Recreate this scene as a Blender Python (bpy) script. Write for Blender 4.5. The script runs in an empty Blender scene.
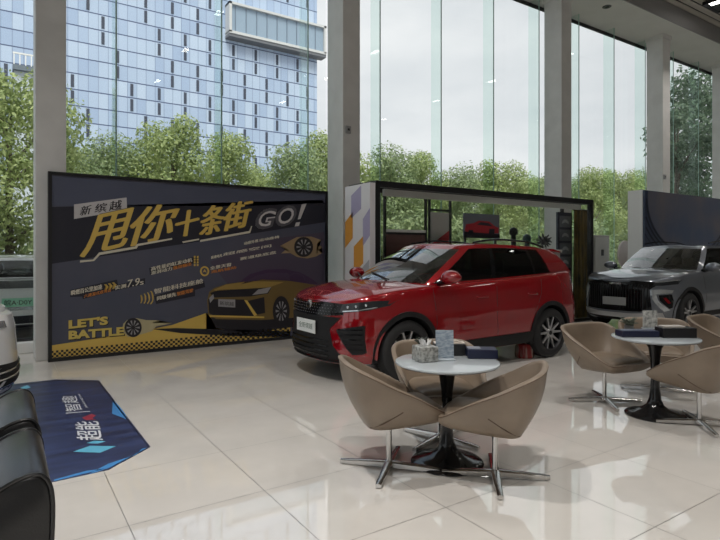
import bpy, bmesh, math, random
from mathutils import Vector, Matrix
from mathutils.bvhtree import BVHTree
random.seed(7)
SC = bpy.context.scene
COL = SC.collection
PI = math.pi
# ------------------------------------------------------------------ photograph geometry
F = 541.0; CX = 360.0; HY = 253.0; H = 1.45
SN, CS = math.sin(math.radians(33.42)), math.cos(math.radians(33.42))
def W(lat, d):            # lateral / forward metres from the viewer -> room X, Y
    return (SN * d + CS * lat, CS * d - SN * lat)
def at(px, py, Y):        # point on the upright plane at room depth Y
    s = (px - CX) / F
    dx, dy = SN + CS * s, CS - SN * s
    d = Y / dy
    return (dx * d, H + (HY - py) / F * d)
def fl(px, py, z=0.0):    # point on a level plane
    d = F * (H - z) / (py - HY)
    return W((px - CX) / F * d, d)

# ------------------------------------------------------------------ materials
MATS = {}
def mat(name, col, rough=.5, metal=0., **kw):
    if name in MATS: return MATS[name]
    m = bpy.data.materials.new(name); m.use_nodes = True
    b = m.node_tree.nodes['Principled BSDF']
    b.inputs['Base Color'].default_value = (*col, 1)
    b.inputs['Roughness'].default_value = rough
    b.inputs['Metallic'].default_value = metal
    for k, v in kw.items():
        b.inputs[k.replace('_', ' ')].default_value = v
    MATS[name] = m
    return m
def nd(m, t, **kw):
    n = m.node_tree.nodes.new(t)
    for k, v in kw.items(): setattr(n, k, v)
    return n
def noise_col(m, c1, c2, scale=3., detail=4., lo=.35, hi=.65, stretch=(1, 1, 1)):
    nt = m.node_tree; b = nt.nodes['Principled BSDF']
    tc = nd(m, 'ShaderNodeTexCoord'); mp = nd(m, 'ShaderNodeMapping')
    mp.inputs['Scale'].default_value = stretch
    nz = nd(m, 'ShaderNodeTexNoise'); nz.inputs['Scale'].default_value = scale; nz.inputs['Detail'].default_value = detail
    rp = nd(m, 'ShaderNodeValToRGB')
    rp.color_ramp.elements[0].position = lo; rp.color_ramp.elements[0].color = (*c1, 1)
    rp.color_ramp.elements[1].position = hi; rp.color_ramp.elements[1].color = (*c2, 1)
    nt.links.new(tc.outputs['Object'], mp.inputs[0]); nt.links.new(mp.outputs[0], nz.inputs[0])
    nt.links.new(nz.outputs[0], rp.inputs[0]); nt.links.new(rp.outputs[0], b.inputs['Base Color'])
    return m
def bump(m, scale=60, strength=.1, dist=.01):
    nt = m.node_tree; b = nt.nodes['Principled BSDF']
    tc = nd(m, 'ShaderNodeTexCoord'); nz = nd(m, 'ShaderNodeTexNoise'); nz.inputs['Scale'].default_value = scale
    bp = nd(m, 'ShaderNodeBump'); bp.inputs['Strength'].default_value = strength; bp.inputs['Distance'].default_value = dist
    nt.links.new(tc.outputs['Object'], nz.inputs[0]); nt.links.new(nz.outputs[0], bp.inputs['Height']); nt.links.new(bp.outputs[0], b.inputs['Normal'])
    return m
def glass(name, tint, refl=1.0, ior=1.45, rough=0.0):
    m = bpy.data.materials.new(name); m.use_nodes = True; nt = m.node_tree
    nt.nodes.clear()
    o = nd(m, 'ShaderNodeOutputMaterial'); t = nd(m, 'ShaderNodeBsdfTransparent'); g = nd(m, 'ShaderNodeBsdfGlossy')
    t.inputs[0].default_value = (*tint, 1); g.inputs['Roughness'].default_value = rough
    fr = nd(m, 'ShaderNodeFresnel'); ge = nd(m, 'ShaderNodeNewGeometry'); ir = nd(m, 'ShaderNodeMapRange')
    ir.inputs[3].default_value = ior; ir.inputs[4].default_value = 1 / ior          # same reflection from both sides of a thin pane
    nt.links.new(ge.outputs['Backfacing'], ir.inputs[0]); nt.links.new(ir.outputs[0], fr.inputs[0])
    mu = nd(m, 'ShaderNodeMath', operation='MULTIPLY'); mu.inputs[1].default_value = refl
    mx = nd(m, 'ShaderNodeMixShader')
    nt.links.new(fr.outputs[0], mu.inputs[0]); nt.links.new(mu.outputs[0], mx.inputs[0])
    nt.links.new(t.outputs[0], mx.inputs[1]); nt.links.new(g.outputs[0], mx.inputs[2]); nt.links.new(mx.outputs[0], o.inputs[0])
    MATS[name] = m
    return m
def emit(name, col, s):
    m = bpy.data.materials.new(name); m.use_nodes = True
    b = m.node_tree.nodes['Principled BSDF']
    b.inputs['Base Color'].default_value = (*col, 1)
    b.inputs['Emission Color'].default_value = (*col, 1); b.inputs['Emission Strength'].default_value = s
    MATS[name] = m
    return m
def sr(r, g, b):          # 0-255 display colour -> linear
    f = lambda c: (c / 12.92) if c <= .04045 else ((c + .055) / 1.055) ** 2.4
    return (f(r / 255), f(g / 255), f(b / 255))

# floor: large polished tiles
def floor_mat():
    m = mat('polished_tile', (.62, .58, .53), .07)
    nt = m.node_tree; b = nt.nodes['Principled BSDF']
    b.inputs['IOR'].default_value = 2.3
    tc = nd(m, 'ShaderNodeTexCoord'); mp = nd(m, 'ShaderNodeMapping')
    mp.inputs['Location'].default_value = (-2.88 + .774 * 20, -1.53 + .774 * 20, 0)
    br = nd(m, 'ShaderNodeTexBrick'); br.offset = 0; br.squash = 1
    br.inputs['Scale'].default_value = 1; br.inputs['Brick Width'].default_value = .774; br.inputs['Row Height'].default_value = .774
    br.inputs['Mortar Size'].default_value = .0026; br.inputs['Mortar Smooth'].default_value = .1; br.inputs['Bias'].default_value = 0
    br.inputs['Color1'].default_value = (*FLOOR1, 1); br.inputs['Color2'].default_value = (*FLOOR2, 1)
    br.inputs['Mortar'].default_value = (.19, .175, .16, 1)
    nz = nd(m, 'ShaderNodeTexNoise'); nz.inputs['Scale'].default_value = 2.2; nz.inputs['Detail'].default_value = 6
    mx = nd(m, 'ShaderNodeMix', data_type='RGBA', blend_type='MULTIPLY'); mx.inputs[0].default_value = .25
    nt.links.new(tc.outputs['Object'], mp.inputs[0]); nt.links.new(mp.outputs[0], br.inputs[0]); nt.links.new(tc.outputs['Object'], nz.inputs[0])
    nt.links.new(br.outputs['Color'], mx.inputs[6]); nt.links.new(nz.outputs[0], mx.inputs[7]); nt.links.new(mx.outputs[2], b.inputs['Base Color'])
    mr = nd(m, 'ShaderNodeMapRange'); mr.inputs[3].default_value = .035; mr.inputs[4].default_value = .3
    nt.links.new(br.outputs['Fac'], mr.inputs[0]); nt.links.new(mr.outputs[0], b.inputs['Roughness'])
    return m
FLOOR1 = (.74, .705, .66); FLOOR2 = (.705, .67, .625)

# ------------------------------------------------------------------ mesh helpers
def bx(bm, x0, x1, y0, y1, z0, z1, mi=0, bev=0, seg=2):
    vs = [bm.verts.new(p) for p in ((x0, y0, z0), (x1, y0, z0), (x1, y1, z0), (x0, y1, z0), (x0, y0, z1), (x1, y0, z1), (x1, y1, z1), (x0, y1, z1))]
    fs = [bm.faces.new([vs[i] for i in q]) for q in ((3, 2, 1, 0), (4, 5, 6, 7), (0, 1, 5, 4), (1, 2, 6, 5), (2, 3, 7, 6), (3, 0, 4, 7))]
    for f in fs: f.material_index = mi
    if bev:
        es = {e for f in fs for e in f.edges}
        r = bmesh.ops.bevel(bm, geom=list(es), offset=bev, segments=seg, affect='EDGES', profile=.5)
        for f in r['faces']: f.material_index = mi
    return fs
def tube(bm, pts, r, n=8, mi=0, cap=True):
    pts = [Vector(p) for p in pts]; rings = []
    rr = r if isinstance(r, (list, tuple)) else [r] * len(pts)
    up0 = None
    for i, p in enumerate(pts):
        d = (pts[min(i + 1, len(pts) - 1)] - pts[max(i - 1, 0)]).normalized()
        if up0 is None or abs(d.dot(up0)) > .98:
            up0 = Vector((0, 0, 1)) if abs(d.z) < .9 else Vector((1, 0, 0))
        a = d.cross(up0).normalized(); b = a.cross(d).normalized()
        up0 = b
        rings.append([bm.verts.new(p + a * math.cos(2 * PI * k / n) * rr[i] + b * math.sin(2 * PI * k / n) * rr[i]) for k in range(n)])
    for i in range(len(rings) - 1):
        for k in range(n):
            f = bm.faces.new((rings[i][k], rings[i][(k + 1) % n], rings[i + 1][(k + 1) % n], rings[i + 1][k])); f.material_index = mi
    if cap:
        for rg in (rings[0][::-1], rings[-1]):
            f = bm.faces.new(rg); f.material_index = mi
def lathe(bm, prof, n=32, c=(0, 0, 0), axis='z', mi=0):
    rings = []
    for r, z in prof:
        ring = []
        if r < 1e-6: 
            ring = None
        def pt(a, r=r, z=z):
            u, v = r * math.cos(a), r * math.sin(a)
            p = (u, v, z) if axis == 'z' else ((u, z, v) if axis == 'y' else (z, u, v))
            return bm.verts.new((p[0] + c[0], p[1] + c[1], p[2] + c[2]))
        rings.append([pt(0)] if r < 1e-6 else [pt(2 * PI * k / n) for k in range(n)])
    for i in range(len(rings) - 1):
        A, B = rings[i], rings[i + 1]
        for k in range(n):
            q = [A[k % len(A)], A[(k + 1) % len(A)], B[(k + 1) % len(B)], B[k % len(B)]]
            q2 = []
            for v in q:
                if v not in q2: q2.append(v)
            if len(q2) > 2:
                try:
                    f = bm.faces.new(q2); f.material_index = mi
                except ValueError: pass
def prism(bm, pts, f3, d, mi=0):
    """polygon pts (2-D) mapped by f3(u,v,depth); solid of thickness d"""
    a = [bm.verts.new(f3(u, v, 0)) for u, v in pts]; b = [bm.verts.new(f3(u, v, d)) for u, v in pts]
    n = len(pts); fs = [bm.faces.new(a), bm.faces.new(b[::-1])]
    for i in range(n): fs.append(bm.faces.new((a[i], b[i], b[(i + 1) % n], a[(i + 1) % n])))
    for f in fs: f.material_index = mi
    return fs
def ball(bm, c, r, sx=1, sy=1, sz=1, n=12, mi=0):
    res = bmesh.ops.create_uvsphere(bm, u_segments=n, v_segments=max(6, n // 2 + 2), radius=r)
    for v in res['verts']:
        v.co = Vector((v.co.x * sx + c[0], v.co.y * sy + c[1], v.co.z * sz + c[2]))
    for f in {f for v in res['verts'] for f in v.link_faces}: f.material_index = mi
def BM(): return bmesh.new()
def obj(name, bm, m, parent=None, smooth=None, loc=None, fixn=True):
    me = bpy.data.meshes.new(name)
    if fixn: bmesh.ops.recalc_face_normals(bm, faces=bm.faces)
    bm.to_mesh(me); bm.free()
    for x in (m if isinstance(m, (list, tuple)) else [m]): me.materials.append(x)
    if smooth is not None:
        for p in me.polygons: p.use_smooth = True
        me.set_sharp_from_angle(angle=math.radians(smooth))
    o = bpy.data.objects.new(name, me); COL.objects.link(o)
    if parent is not None: o.parent = parent
    if loc is not None: o.location = loc
    return o
def thing(name, label, cat, loc=(0, 0, 0), rotz=0, group=None):
    o = bpy.data.objects.new(name, None); COL.objects.link(o); o.empty_display_size = .1
    o.location = loc; o.rotation_euler = (0, 0, rotz); tag(o, label, cat, group)
    return o
def tag(o, label, cat, group=None):
    o['label'] = label; o['category'] = cat
    if group: o['group'] = group
    return o
def struct(name, bm, m, parent=None, smooth=None):
    o = obj(name, bm, m, parent, smooth)
    if parent is None: o['kind'] = 'structure'
    return o
def dup(o, parent=None, label=None):
    c = o.copy(); COL.objects.link(c)
    if parent is not None: c.parent = parent
    if label: c['label'] = label
    for ch in list(o.children): dup(ch, c)
    return c
def crom(pts, n):
    """Catmull-Rom through pts, n samples per span"""
    P = [Vector(p) for p in pts]; out = []
    for i in range(len(P) - 1):
        p0 = P[max(i - 1, 0)]; p1 = P[i]; p2 = P[i + 1]; p3 = P[min(i + 2, len(P) - 1)]
        for k in range(n):
            t = k / n
            out.append(.5 * ((2 * p1) + (p2 - p0) * t + (2 * p0 - 5 * p1 + 4 * p2 - p3) * t * t + (3 * p1 - p0 - 3 * p2 + p3) * t ** 3))
    out.append(P[-1].copy())
    return out
def lerpt(tab, x):
    if x <= tab[0][0]: return tab[0][1]
    for (a, b), (c, d) in zip(tab, tab[1:]):
        if x <= c: return b + (d - b) * (x - a) / (c - a)
    return tab[-1][1]
# --- lettering
_tx = {}
def text_geo(body, bold=0.0):
    k = (body, bold)
    if k in _tx: return _tx[k]
    c = bpy.data.curves.new('lettering', 'FONT'); c.body = body; c.size = 1; c.offset = bold; c.resolution_u = 3
    o = bpy.data.objects.new('lettering', c); COL.objects.link(o); bpy.context.view_layer.update()
    me = bpy.data.meshes.new_from_object(o.evaluated_get(bpy.context.evaluated_depsgraph_get()))
    vs = [v.co.copy() for v in me.vertices]; fs = [list(p.vertices) for p in me.polygons]
    bpy.data.objects.remove(o); bpy.data.meshes.remove(me); bpy.data.curves.remove(c)
    x0 = min(v.x for v in vs); x1 = max(v.x for v in vs); y0 = min(v.y for v in vs); y1 = max(v.y for v in vs)
    vs = [((v.x - x0) / (x1 - x0), (v.y - y0) / (y1 - y0)) for v in vs]
    _tx[k] = (vs, fs)
    return _tx[k]
def text_bm(bm, body, bl, br, tl, bold=0.0, mi=0):
    """lettering stretched into the parallelogram bl, br, tl (3-D points)"""
    vs, fs = text_geo(body, bold)
    bl, br, tl = Vector(bl), Vector(br), Vector(tl)
    V = [bm.verts.new(bl + (br - bl) * u + (tl - bl) * v) for u, v in vs]
    for f in fs:
        try:
            q = bm.faces.new([V[i] for i in f]); q.material_index = mi
        except ValueError: pass
LAMP, SKY, SUN, EXPO = 48., .84, 2.3, 0.5
# ------------------------------------------------------------------ shared materials
M_floor = floor_mat()
M_col = noise_col(mat('column_plaster', sr(206, 204, 201), .5), sr(202, 200, 197), sr(210, 208, 205), 3)
M_white = mat('white_paint', (.80, .79, .77), .5)
M_soffit = noise_col(mat('soffit_paint', (.6, .59, .56), .6), (.58, .57, .54), (.62, .61, .58), 1.5)
M_fascia = mat('fascia_paint', (.26, .255, .25), .5)
M_slat = noise_col(mat('slat_wood', (.42, .39, .34), .5), (.36, .33, .28), (.47, .44, .39), 3, stretch=(.15, 4, 4))
M_wall = mat('wall_paint', (.34, .33, .31), .7)
M_black = mat('black_satin', (.012, .012, .014), .35)
M_blackmet = mat('black_metal', (.02, .02, .022), .3, .6)
M_frame = mat('dark_aluminium', (.06, .06, .065), .35, .7)
M_chrome = mat('brushed_chrome', (.62, .61, .60), .18, 1.)
M_rubber = mat('tyre_rubber', (.015, .015, .016), .75)
M_pane = glass('window_glass', (.90, .93, .92), .8, 1.4)
M_fin = glass('fin_glass', (.91, .965, .945), .6, 1.35)
M_finedge = mat('fin_edge', sr(158, 192, 180), .15)
M_lamp = emit('lamp_glow', (1, .97, .92), 12)

# ------------------------------------------------------------------ room shell
GZ = 9.4                                    # room depth of the window wall
XL, XR, YB, YF = -9.0, 26.0, -8.0, 9.75
CZ = 8.0; SZ = 8.46; SY = 7.93              # soffit height, slat ceiling height, soffit edge
b = BM(); bx(b, XL, XR, YB, YF, -.35, 0); struct('floor', b, M_floor)
b = BM(); bx(b, XL - .2, XL, YB, YB + 1.2, 0, 9.2); bx(b, XL - .2, XL, YB + 1.2, YF, 7.6, 9.2); bx(b, XL - .2, XL, YB + 1.2, YF, 0, .15)
for y in (-3., 1.2, 5.4, 9.2): bx(b, XL - .3, XL, y, y + .4, .15, 7.6)
struct('wall_left', b, M_wall)
b = BM(); bx(b, XL - .12, XL - .105, YB + 1.2, YF, .15, 7.6); struct('window_side', b, M_pane)
b = BM(); bx(b, XR, XR + .2, YB, YF, 0, 9.2); struct('wall_right', b, M_wall)
b = BM(); bx(b, XL, XR, YB - .2, YB, 0, 9.2); struct('wall_back', b, M_wall)
b = BM(); bx(b, XL, XR, SY, GZ + .06, CZ, 9.3, 0); struct('trim_1', b, M_soffit)          # soffit over the window wall
b = BM(); bx(b, XL, XR, SY - .03, SY - .002, CZ - .02, SZ + .2); struct('trim_2', b, M_fascia)       # fascia band
b = BM()                                                                                 # slatted ceiling
bx(b, XL, XR, YB, SY - .03, SZ + .06, SZ + .2, 1)
y = SY - .05
while y > YB + .3:
    bx(b, XL, XR, y - .175, y, SZ, SZ + .012, 0); y -= .222
struct('ceiling', b, [M_slat, M_black])
b = BM(); bx(b, XL, XR, GZ - .22, YF, 0, .15, 0, .01); struct('baseboard_window', b, M_white)
# columns
COLS = [(-4.45, -4.07, 8.42, 9.0), (.36, .725, 8.42, 8.98), (5.21, 5.585, 8.46, 9.03), (11.64, 12.04, 8.5, 9.02), (16.44, 16.86, 8.5, 8.99), (20.72, 21.2, 8.5, 9.02)]
for i, (x0, x1, y0, y1) in enumerate(COLS):
    b = BM(); bx(b, x0, x1, y0, y1, 0, CZ, 0, .008); bx(b, x0 - .03, x1 + .03, y0 - .03, y1 + .03, CZ - .12, CZ)
    struct('column_%d' % (i + 1), b, M_col)
# window bays
edges = [XL + .02] + [.5 * (c[0] + c[1]) for c in COLS] + [XR - .02]
fins = [8.14 + 1.67 * k for k in range(-10, 11)]
for i in range(len(edges) - 1):
    x0, x1 = edges[i] + .01, edges[i + 1] - .01
    b = BM(); bx(b, x0, x1, GZ, GZ + .015, .15, CZ)
    w = struct('window_%d' % (i + 1), b, M_pane)
    b = BM(); bx(b, x0, x1, GZ - .04, GZ - .002, CZ - .09, CZ - .002); bx(b, x0, x1, GZ - .04, GZ - .002, .152, .2)
    struct('window_frame', b, M_frame, w)
    for fx in fins:
        if x0 < fx <= x1:
            b = BM()
            bx(b, fx - .009, fx + .009, GZ - .34, GZ - .012, .16, CZ - .01, 0)
            bx(b, fx - .011, fx + .011, GZ - .352, GZ - .338, .16, CZ - .01, 1)
            struct('glass_fin', b, [M_fin, M_finedge], w)
# sensors and the soffit downlight
for (px, py, ci, lab) in ((347.5, 130, 2, 'small grey sensor box on the tall column behind the red car'), (664, 177, 4, 'small pale sensor box on the column above the blue night backdrop')):
    c = COLS[ci]; X, z = at(px, py, c[2])
    b = BM(); bx(b, X - .055, X + .055, c[2] - .045, c[2] - .001, z - .07, z + .07, 0, .012); bx(b, X - .02, X + .02, c[2] - .05, c[2] - .04, z - .02, z + .02, 1)
    tag(obj('wall_sensor', b, [mat('sensor_plastic', (.3, .3, .3), .4), M_black]), lab, 'sensor')
X, Y = 13.4, 8.39
t = thing('recessed_downlight', 'small round recessed downlight in the soffit over the windows', 'downlight', (X, Y, CZ - .012))
b = BM(); lathe(b, [(.06, .0), (.11, 0), (.115, .006), (.115, .0115), (.06, .0115), (.06, 0)]); obj('trim_ring', b, M_frame, t, 40)
b = BM(); lathe(b, [(0, .011), (.058, .011), (.055, .006), (0, .006)]); obj('lens', b, mat('dark_lens', (.05, .05, .05), .2), t, 40)
# black square fixtures with white tubes in the slatted ceiling
k = 0
for X in (16.75, 11., 5.5, 0.): 
    for Y in (6.9, 3.4, 0., -4.0):
        if Y > 6 and X < 16: continue
        lab = 'black square ceiling fixture with a bright white lamp in the slatted ceiling'
        if k == 0:
            t = thing('ceiling_light', lab, 'ceiling light', (X, Y, SZ - .10), 0)
            b = BM(); bx(b, -.45, .45, -.45, .45, .03, .098, 0, .01); bx(b, -.45, .45, -.45, -.40, 0, .03); bx(b, -.45, .45, .40, .45, 0, .03); bx(b, -.45, -.4, -.4, .4, 0, .03); bx(b, .4, .45, -.4, .4, 0, .03)
            obj('housing', b, M_black, t)
            b = BM(); bx(b, -.40, -.22, -.05, .3, .0, .029); obj('lamp', b, M_lamp, t)
            t0 = t; t['group'] = 'ceiling fixtures'
        else:
            o = dup(t0); o.location = (X, Y, SZ - .10)
        l = bpy.data.lights.new('ceiling_lamp', 'AREA'); l.shape = 'DISK'; l.size = .3; l.spread = math.radians(100); l.energy = LAMP * {0.: 1.5, 5.5: .5, 11.: .4}.get(X, .7); l.color = (1, .965, .92)
        o = bpy.data.objects.new('ceiling_lamp', l); COL.objects.link(o); o.location = (X, Y, SZ - .13)
        k += 1

# ------------------------------------------------------------------ outdoors
def paving():
    m = mat('street_paving', sr(150, 148, 142), .9)
    return noise_col(m, sr(132, 130, 126), sr(170, 167, 160), 2)
b = BM(); bx(b, -70, 160, YF + .01, 140, -.5, -.15); struct('ground', b, paving())
def leafmat(name, c1, c2, tr=.35):
    m = bpy.data.materials.new(name); m.use_nodes = True; nt = m.node_tree
    bs = nt.nodes['Principled BSDF']; bs.inputs['Roughness'].default_value = .6
    tc = nd(m, 'ShaderNodeTexCoord'); nz = nd(m, 'ShaderNodeTexNoise'); nz.inputs['Scale'].default_value = 1.1; nz.inputs['Detail'].default_value = 3
    wn = nd(m, 'ShaderNodeTexNoise'); wn.inputs['Scale'].default_value = 9
    ad = nd(m, 'ShaderNodeMath', operation='MULTIPLY_ADD'); ad.inputs[1].default_value = .5
    rp = nd(m, 'ShaderNodeValToRGB'); rp.color_ramp.elements[0].position = .55; rp.color_ramp.elements[1].position = .95
    rp.color_ramp.elements[0].color = (*c1, 1); rp.color_ramp.elements[1].color = (*c2, 1)
    nt.links.new(tc.outputs['Object'], nz.inputs[0]); nt.links.new(tc.outputs['Object'], wn.inputs[0])
    nt.links.new(nz.outputs[0], ad.inputs[0]); nt.links.new(wn.outputs[0], ad.inputs[2]); nt.links.new(ad.outputs[0], rp.inputs[0])
    nt.links.new(rp.outputs[0], bs.inputs['Base Color'])
    tl = nd(m, 'ShaderNodeBsdfTranslucent'); nt.links.new(rp.outputs[0], tl.inputs[0])
    mx = nd(m, 'ShaderNodeMixShader'); mx.inputs[0].default_value = tr
    nt.links.new(bs.outputs[0], mx.inputs[1]); nt.links.new(tl.outputs[0], mx.inputs[2])
    nt.links.new(mx.outputs[0], nt.nodes['Material Output'].inputs[0])
    MATS[name] = m
    return m
M_leaf = [leafmat('leaf_bright', sr(132, 152, 98), sr(196, 206, 144)), leafmat('leaf_mid', sr(122, 144, 106), sr(180, 192, 142)), leafmat('leaf_dark', sr(82, 102, 88), sr(126, 146, 118))]
M_bark = noise_col(mat('bark', (.12, .09, .07), .9), (.08, .06, .05), (.18, .15, .12), 12)
def leaf_cloud(bm, blobs, n, size, rnd):
    tot = sum(r ** 2 for _, r in blobs)
    for (c, r) in blobs:
        for _ in range(int(n * r * r / tot)):
            v = Vector((rnd.gauss(0, 1), rnd.gauss(0, 1), rnd.gauss(0, 1))).normalized()
            p = Vector(c) + v * r * (rnd.random() ** .35) * rnd.uniform(.8, 1.08)
            a = (v + Vector((rnd.uniform(-1, 1), rnd.uniform(-1, 1), rnd.uniform(-.4, 1)))).normalized()
            t = a.cross(Vector((rnd.uniform(-1, 1), rnd.uniform(-1, 1), rnd.uniform(-1, 1)))).normalized(); s = a.cross(t)
            L = size * rnd.uniform(.6, 1.2); wd = L * .42
            q = [p - t * L * .5, p + s * wd * .5, p + t * L * .5, p - s * wd * .5]
            bm.faces.new([bm.verts.new(x) for x in q])
def tree_meshes(seed, hgt, rad, base, nb, nl, size, loose=1.):
    rnd = random.Random(seed)
    blobs = []
    for i in range(nb):
        f = i / (nb - 1)
        z = base + (hgt - base) * (.12 + .80 * f)
        rr = rad * math.sin(PI * (.18 + .72 * f)) ** .8
        a = i * 2.4 + rnd.uniform(-.5, .5); d = rr * rnd.uniform(.25, .8)
        blobs.append(((d * math.cos(a), d * math.sin(a), z), rad * rnd.uniform(.32, .5) * loose))
    fb = BM(); leaf_cloud(fb, blobs, nl, size, rnd)
    tb = BM(); tube(tb, [(0, 0, 0), (.05, .03, base * .6), (.0, .05, base + (hgt - base) * .4), (.1, 0, hgt * .85)], [.16, .13, .09, .02], 8)
    for (c, r) in blobs[::2]:
        z0 = min(c[2] * .75, hgt * .7)
        tube(tb, [(.03, .03, z0), (c[0] * .5, c[1] * .5, z0 + (c[2] - z0) * .6), c], [.06, .04, .012], 6)
    return fb, tb
def make_tree(lm, label, *a, **k):
    fb, tb = tree_meshes(*a, **k)
    t = thing('street_tree', label, 'tree')
    obj('foliage', fb, lm, t, fixn=False); obj('trunk', tb, M_bark, t, 40)
    return t
ORD = ['first', 'second', 'third', 'fourth', 'fifth', 'sixth', 'seventh', 'eighth', 'ninth', 'tenth', 'eleventh', 'twelfth', 'thirteenth', 'fourteenth', 'fifteenth', 'sixteenth']
# near row along the kerb, placed where the crowns show between the columns
protos = [make_tree(M_leaf[0], '', 11, 7.0, 2.2, 1.2, 17, 15000, .19), make_tree(M_leaf[1], '', 23, 7.0, 2.3, 1.0, 19, 15000, .19), make_tree(M_leaf[0], '', 37, 7.0, 2.0, 1.3, 15, 14000, .18)]
used = set()
near = [  # X, Y, height, kind
    (-2.2, 20.5, 6.8, 1), (.2, 20, 7.3, 0), (3.4, 22.5, 5.9, 1), (5.6, 22, 6.9, 0), (8.2, 23, 6.7, 2), (11.0, 22, 6.3, 1), (13.4, 23, 7.4, 0),
    (17.2, 23, 7.0, 1), (20.0, 24, 7.2, 2), (23.2, 24, 6.6, 1), (26.5, 24, 7.5, 0), (30.0, 25, 6.6, 2), (33.6, 25, 7.2, 1), (38.0, 25, 8.0, 2), (42.5, 25.5, 8.4, 0), (47.0, 26, 8.6, 1)]
for i, (x, y, h, kd) in enumerate(near):
    p = protos[kd]; o = p if kd not in used else dup(p); used.add(kd)
    s = h / 7.0; o.location = (x, y, -.16); o.scale = (s, s, s); o.rotation_euler = (0, 0, i * 1.37)
    o['label'] = 'leafy yellow-green street tree outside, %s from the left in the near row' % ORD[i]; o['group'] = 'street trees in the near row'
far = [(-3, 34, 8.6, 1), (3.2, 36, 8.0, 0), (9, 36, 7.4, 1), (15, 36, 7.6, 2), (20.5, 36, 8.2, 1), (26.5, 37, 8.6, 2), (33, 37, 8.2, 0), (40, 38, 9.0, 1), (48, 38, 9.4, 2), (56, 39, 10, 1), (65, 40, 10.4, 0), (75, 41, 11, 1)]
for i, (x, y, h, kd) in enumerate(far):
    o = dup(protos[kd]); s = h / 7.0; o.location = (x, y, -.16); o.scale = (s * 1.2, s * 1.2, s); o.rotation_euler = (0, 0, i * 2.1 + .5)
    o['label'] = 'broad hazy green tree farther outside, %s from the left in the back row' % ORD[i]; o['group'] = 'trees in the back row'
# bushes between the trunks
sh0 = None
rnd = random.Random(5)
xs = [-1.6, 2.0, 5.6, 9.2, 12.8, 16.4, 20, 23.6, 27.2, 30.8, 35, 39.5]
for i, x in enumerate(xs):
    if sh0 is None:
        fb = BM(); leaf_cloud(fb, [((rnd.uniform(-.9, .9), rnd.uniform(-.5, .5), rnd.uniform(.4, 2.0)), rnd.uniform(.5, .8)) for _ in range(9)], 3800, .2, rnd)
        tb = BM(); tube(tb, [(0, 0, 0), (.1, 0, .8), (.2, .1, 1.5)], [.05, .04, .02], 6); tube(tb, [(0, 0, 0), (-.3, .1, .9), (-.5, .1, 1.6)], [.05, .03, .02], 6)
        sh0 = thing('street_bush', '', 'bush'); obj('foliage', fb, M_leaf[1], sh0, fixn=False); obj('stem', tb, M_bark, sh0, 40); o = sh0
    else: o = dup(sh0)
    o.location = (x, 17.4 + (i % 2) * .5 + x * .05, -.16); s = 1.1 + .15 * ((i * 7) % 3); o.scale = (s * 1.1, s, s); o.rotation_euler = (0, 0, i * 1.1)
    o['label'] = 'dense green bush outside below the street trees, %s from the left' % (ORD[i] if i < 16 else 'last'); o['group'] = 'bushes below the street trees'
# dark leafy tree near the glass on the right
t = make_tree(M_leaf[2], 'tall dark-leaved tree close outside the right-hand windows', 71, 11.6, 3.0, 2.5, 26, 6500, .34)
t.location = (31.5, 14.6, -.16)
t = make_tree(M_leaf[2], 'dark slim tree right against the last window bay', 77, 8.6, 1.7, 1.0, 14, 3600, .3)
t.location = (25.6, 12.6, -.16)

# glass tower across the street
BY = 70.0; BX0, BX1 = -22.0, 38.6; BH = 58.0; PH = 1.85; PW = 1.065
def facade_mat():
    m = mat('tower_glass', sr(150, 180, 215), .25); nt = m.node_tree; b = nt.nodes['Principled BSDF']; L = nt.links.new
    tc = nd(m, 'ShaderNodeTexCoord'); sp = nd(m, 'ShaderNodeSeparateXYZ'); L(tc.outputs['Object'], sp.inputs[0])
    def mth(op, a, v=None, c=None):
        n = nd(m, 'ShaderNodeMath', operation=op)
        for i, x in enumerate((a, v, c)):
            if x is None: continue
            if isinstance(x, (int, float)): n.inputs[i].default_value = x
            else: L(x, n.inputs[i])
        return n.outputs[0]
    ux = mth('ADD', mth('MULTIPLY', sp.outputs[0], 1 / PW), 100.25); uz = mth('MULTIPLY', sp.outputs[2], 1 / PH)
    fx = mth('FRACT', ux); fz = mth('FRACT', uz)
    line = mth('MAXIMUM', mth('MULTIPLY', mth('LESS_THAN', fx, .085), .4), mth('LESS_THAN', fz, .075))
    cb = nd(m, 'ShaderNodeCombineXYZ'); L(mth('FLOOR', ux), cb.inputs[0]); L(mth('FLOOR', uz), cb.inputs[1])
    wn = nd(m, 'ShaderNodeTexWhiteNoise'); L(cb.outputs[0], wn.inputs[0])
    rp = nd(m, 'ShaderNodeValToRGB'); rp.color_ramp.elements[0].color = (*sr(*TW1), 1); rp.color_ramp.elements[1].color = (*sr(*TW2), 1); L(wn.outputs[0], rp.inputs[0])
    mx = nd(m, 'ShaderNodeMix', data_type='RGBA'); L(line, mx.inputs[0]); L(rp.outputs[0], mx.inputs[6]); mx.inputs[7].default_value = (*sr(86, 98, 128), 1); L(mx.outputs[2], b.inputs['Base Color'])
    return m
TW1, TW2 = (164, 182, 210), (190, 205, 226)
tw = thing('office_tower', 'tall blue glass office tower across the street', 'building', (0, BY, -.15))
b = BM(); bx(b, BX0, BX1, 0, 26, 0, BH); obj('glass_wall', b, facade_mat(), tw)
M_slot = mat('vent_dark', sr(64, 70, 86), .6)
slots = []
nrow = int(BH / PH)
for c in range(int((BX1 - BX0) / (PW * 1.5))):
    x = BX1 - 1.6 - c * PW * 1.5
    for r in range(4, nrow - 1):
        if ((r // 2) + c) % 2 == 0: 
            if x < 16 and (c * 7 + (r // 2) * 5) % 4 == 0: continue
            z = r * PH
            if x > 23.8 and 29.0 < z < 35.2: continue
            slots.append((x, z))
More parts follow.
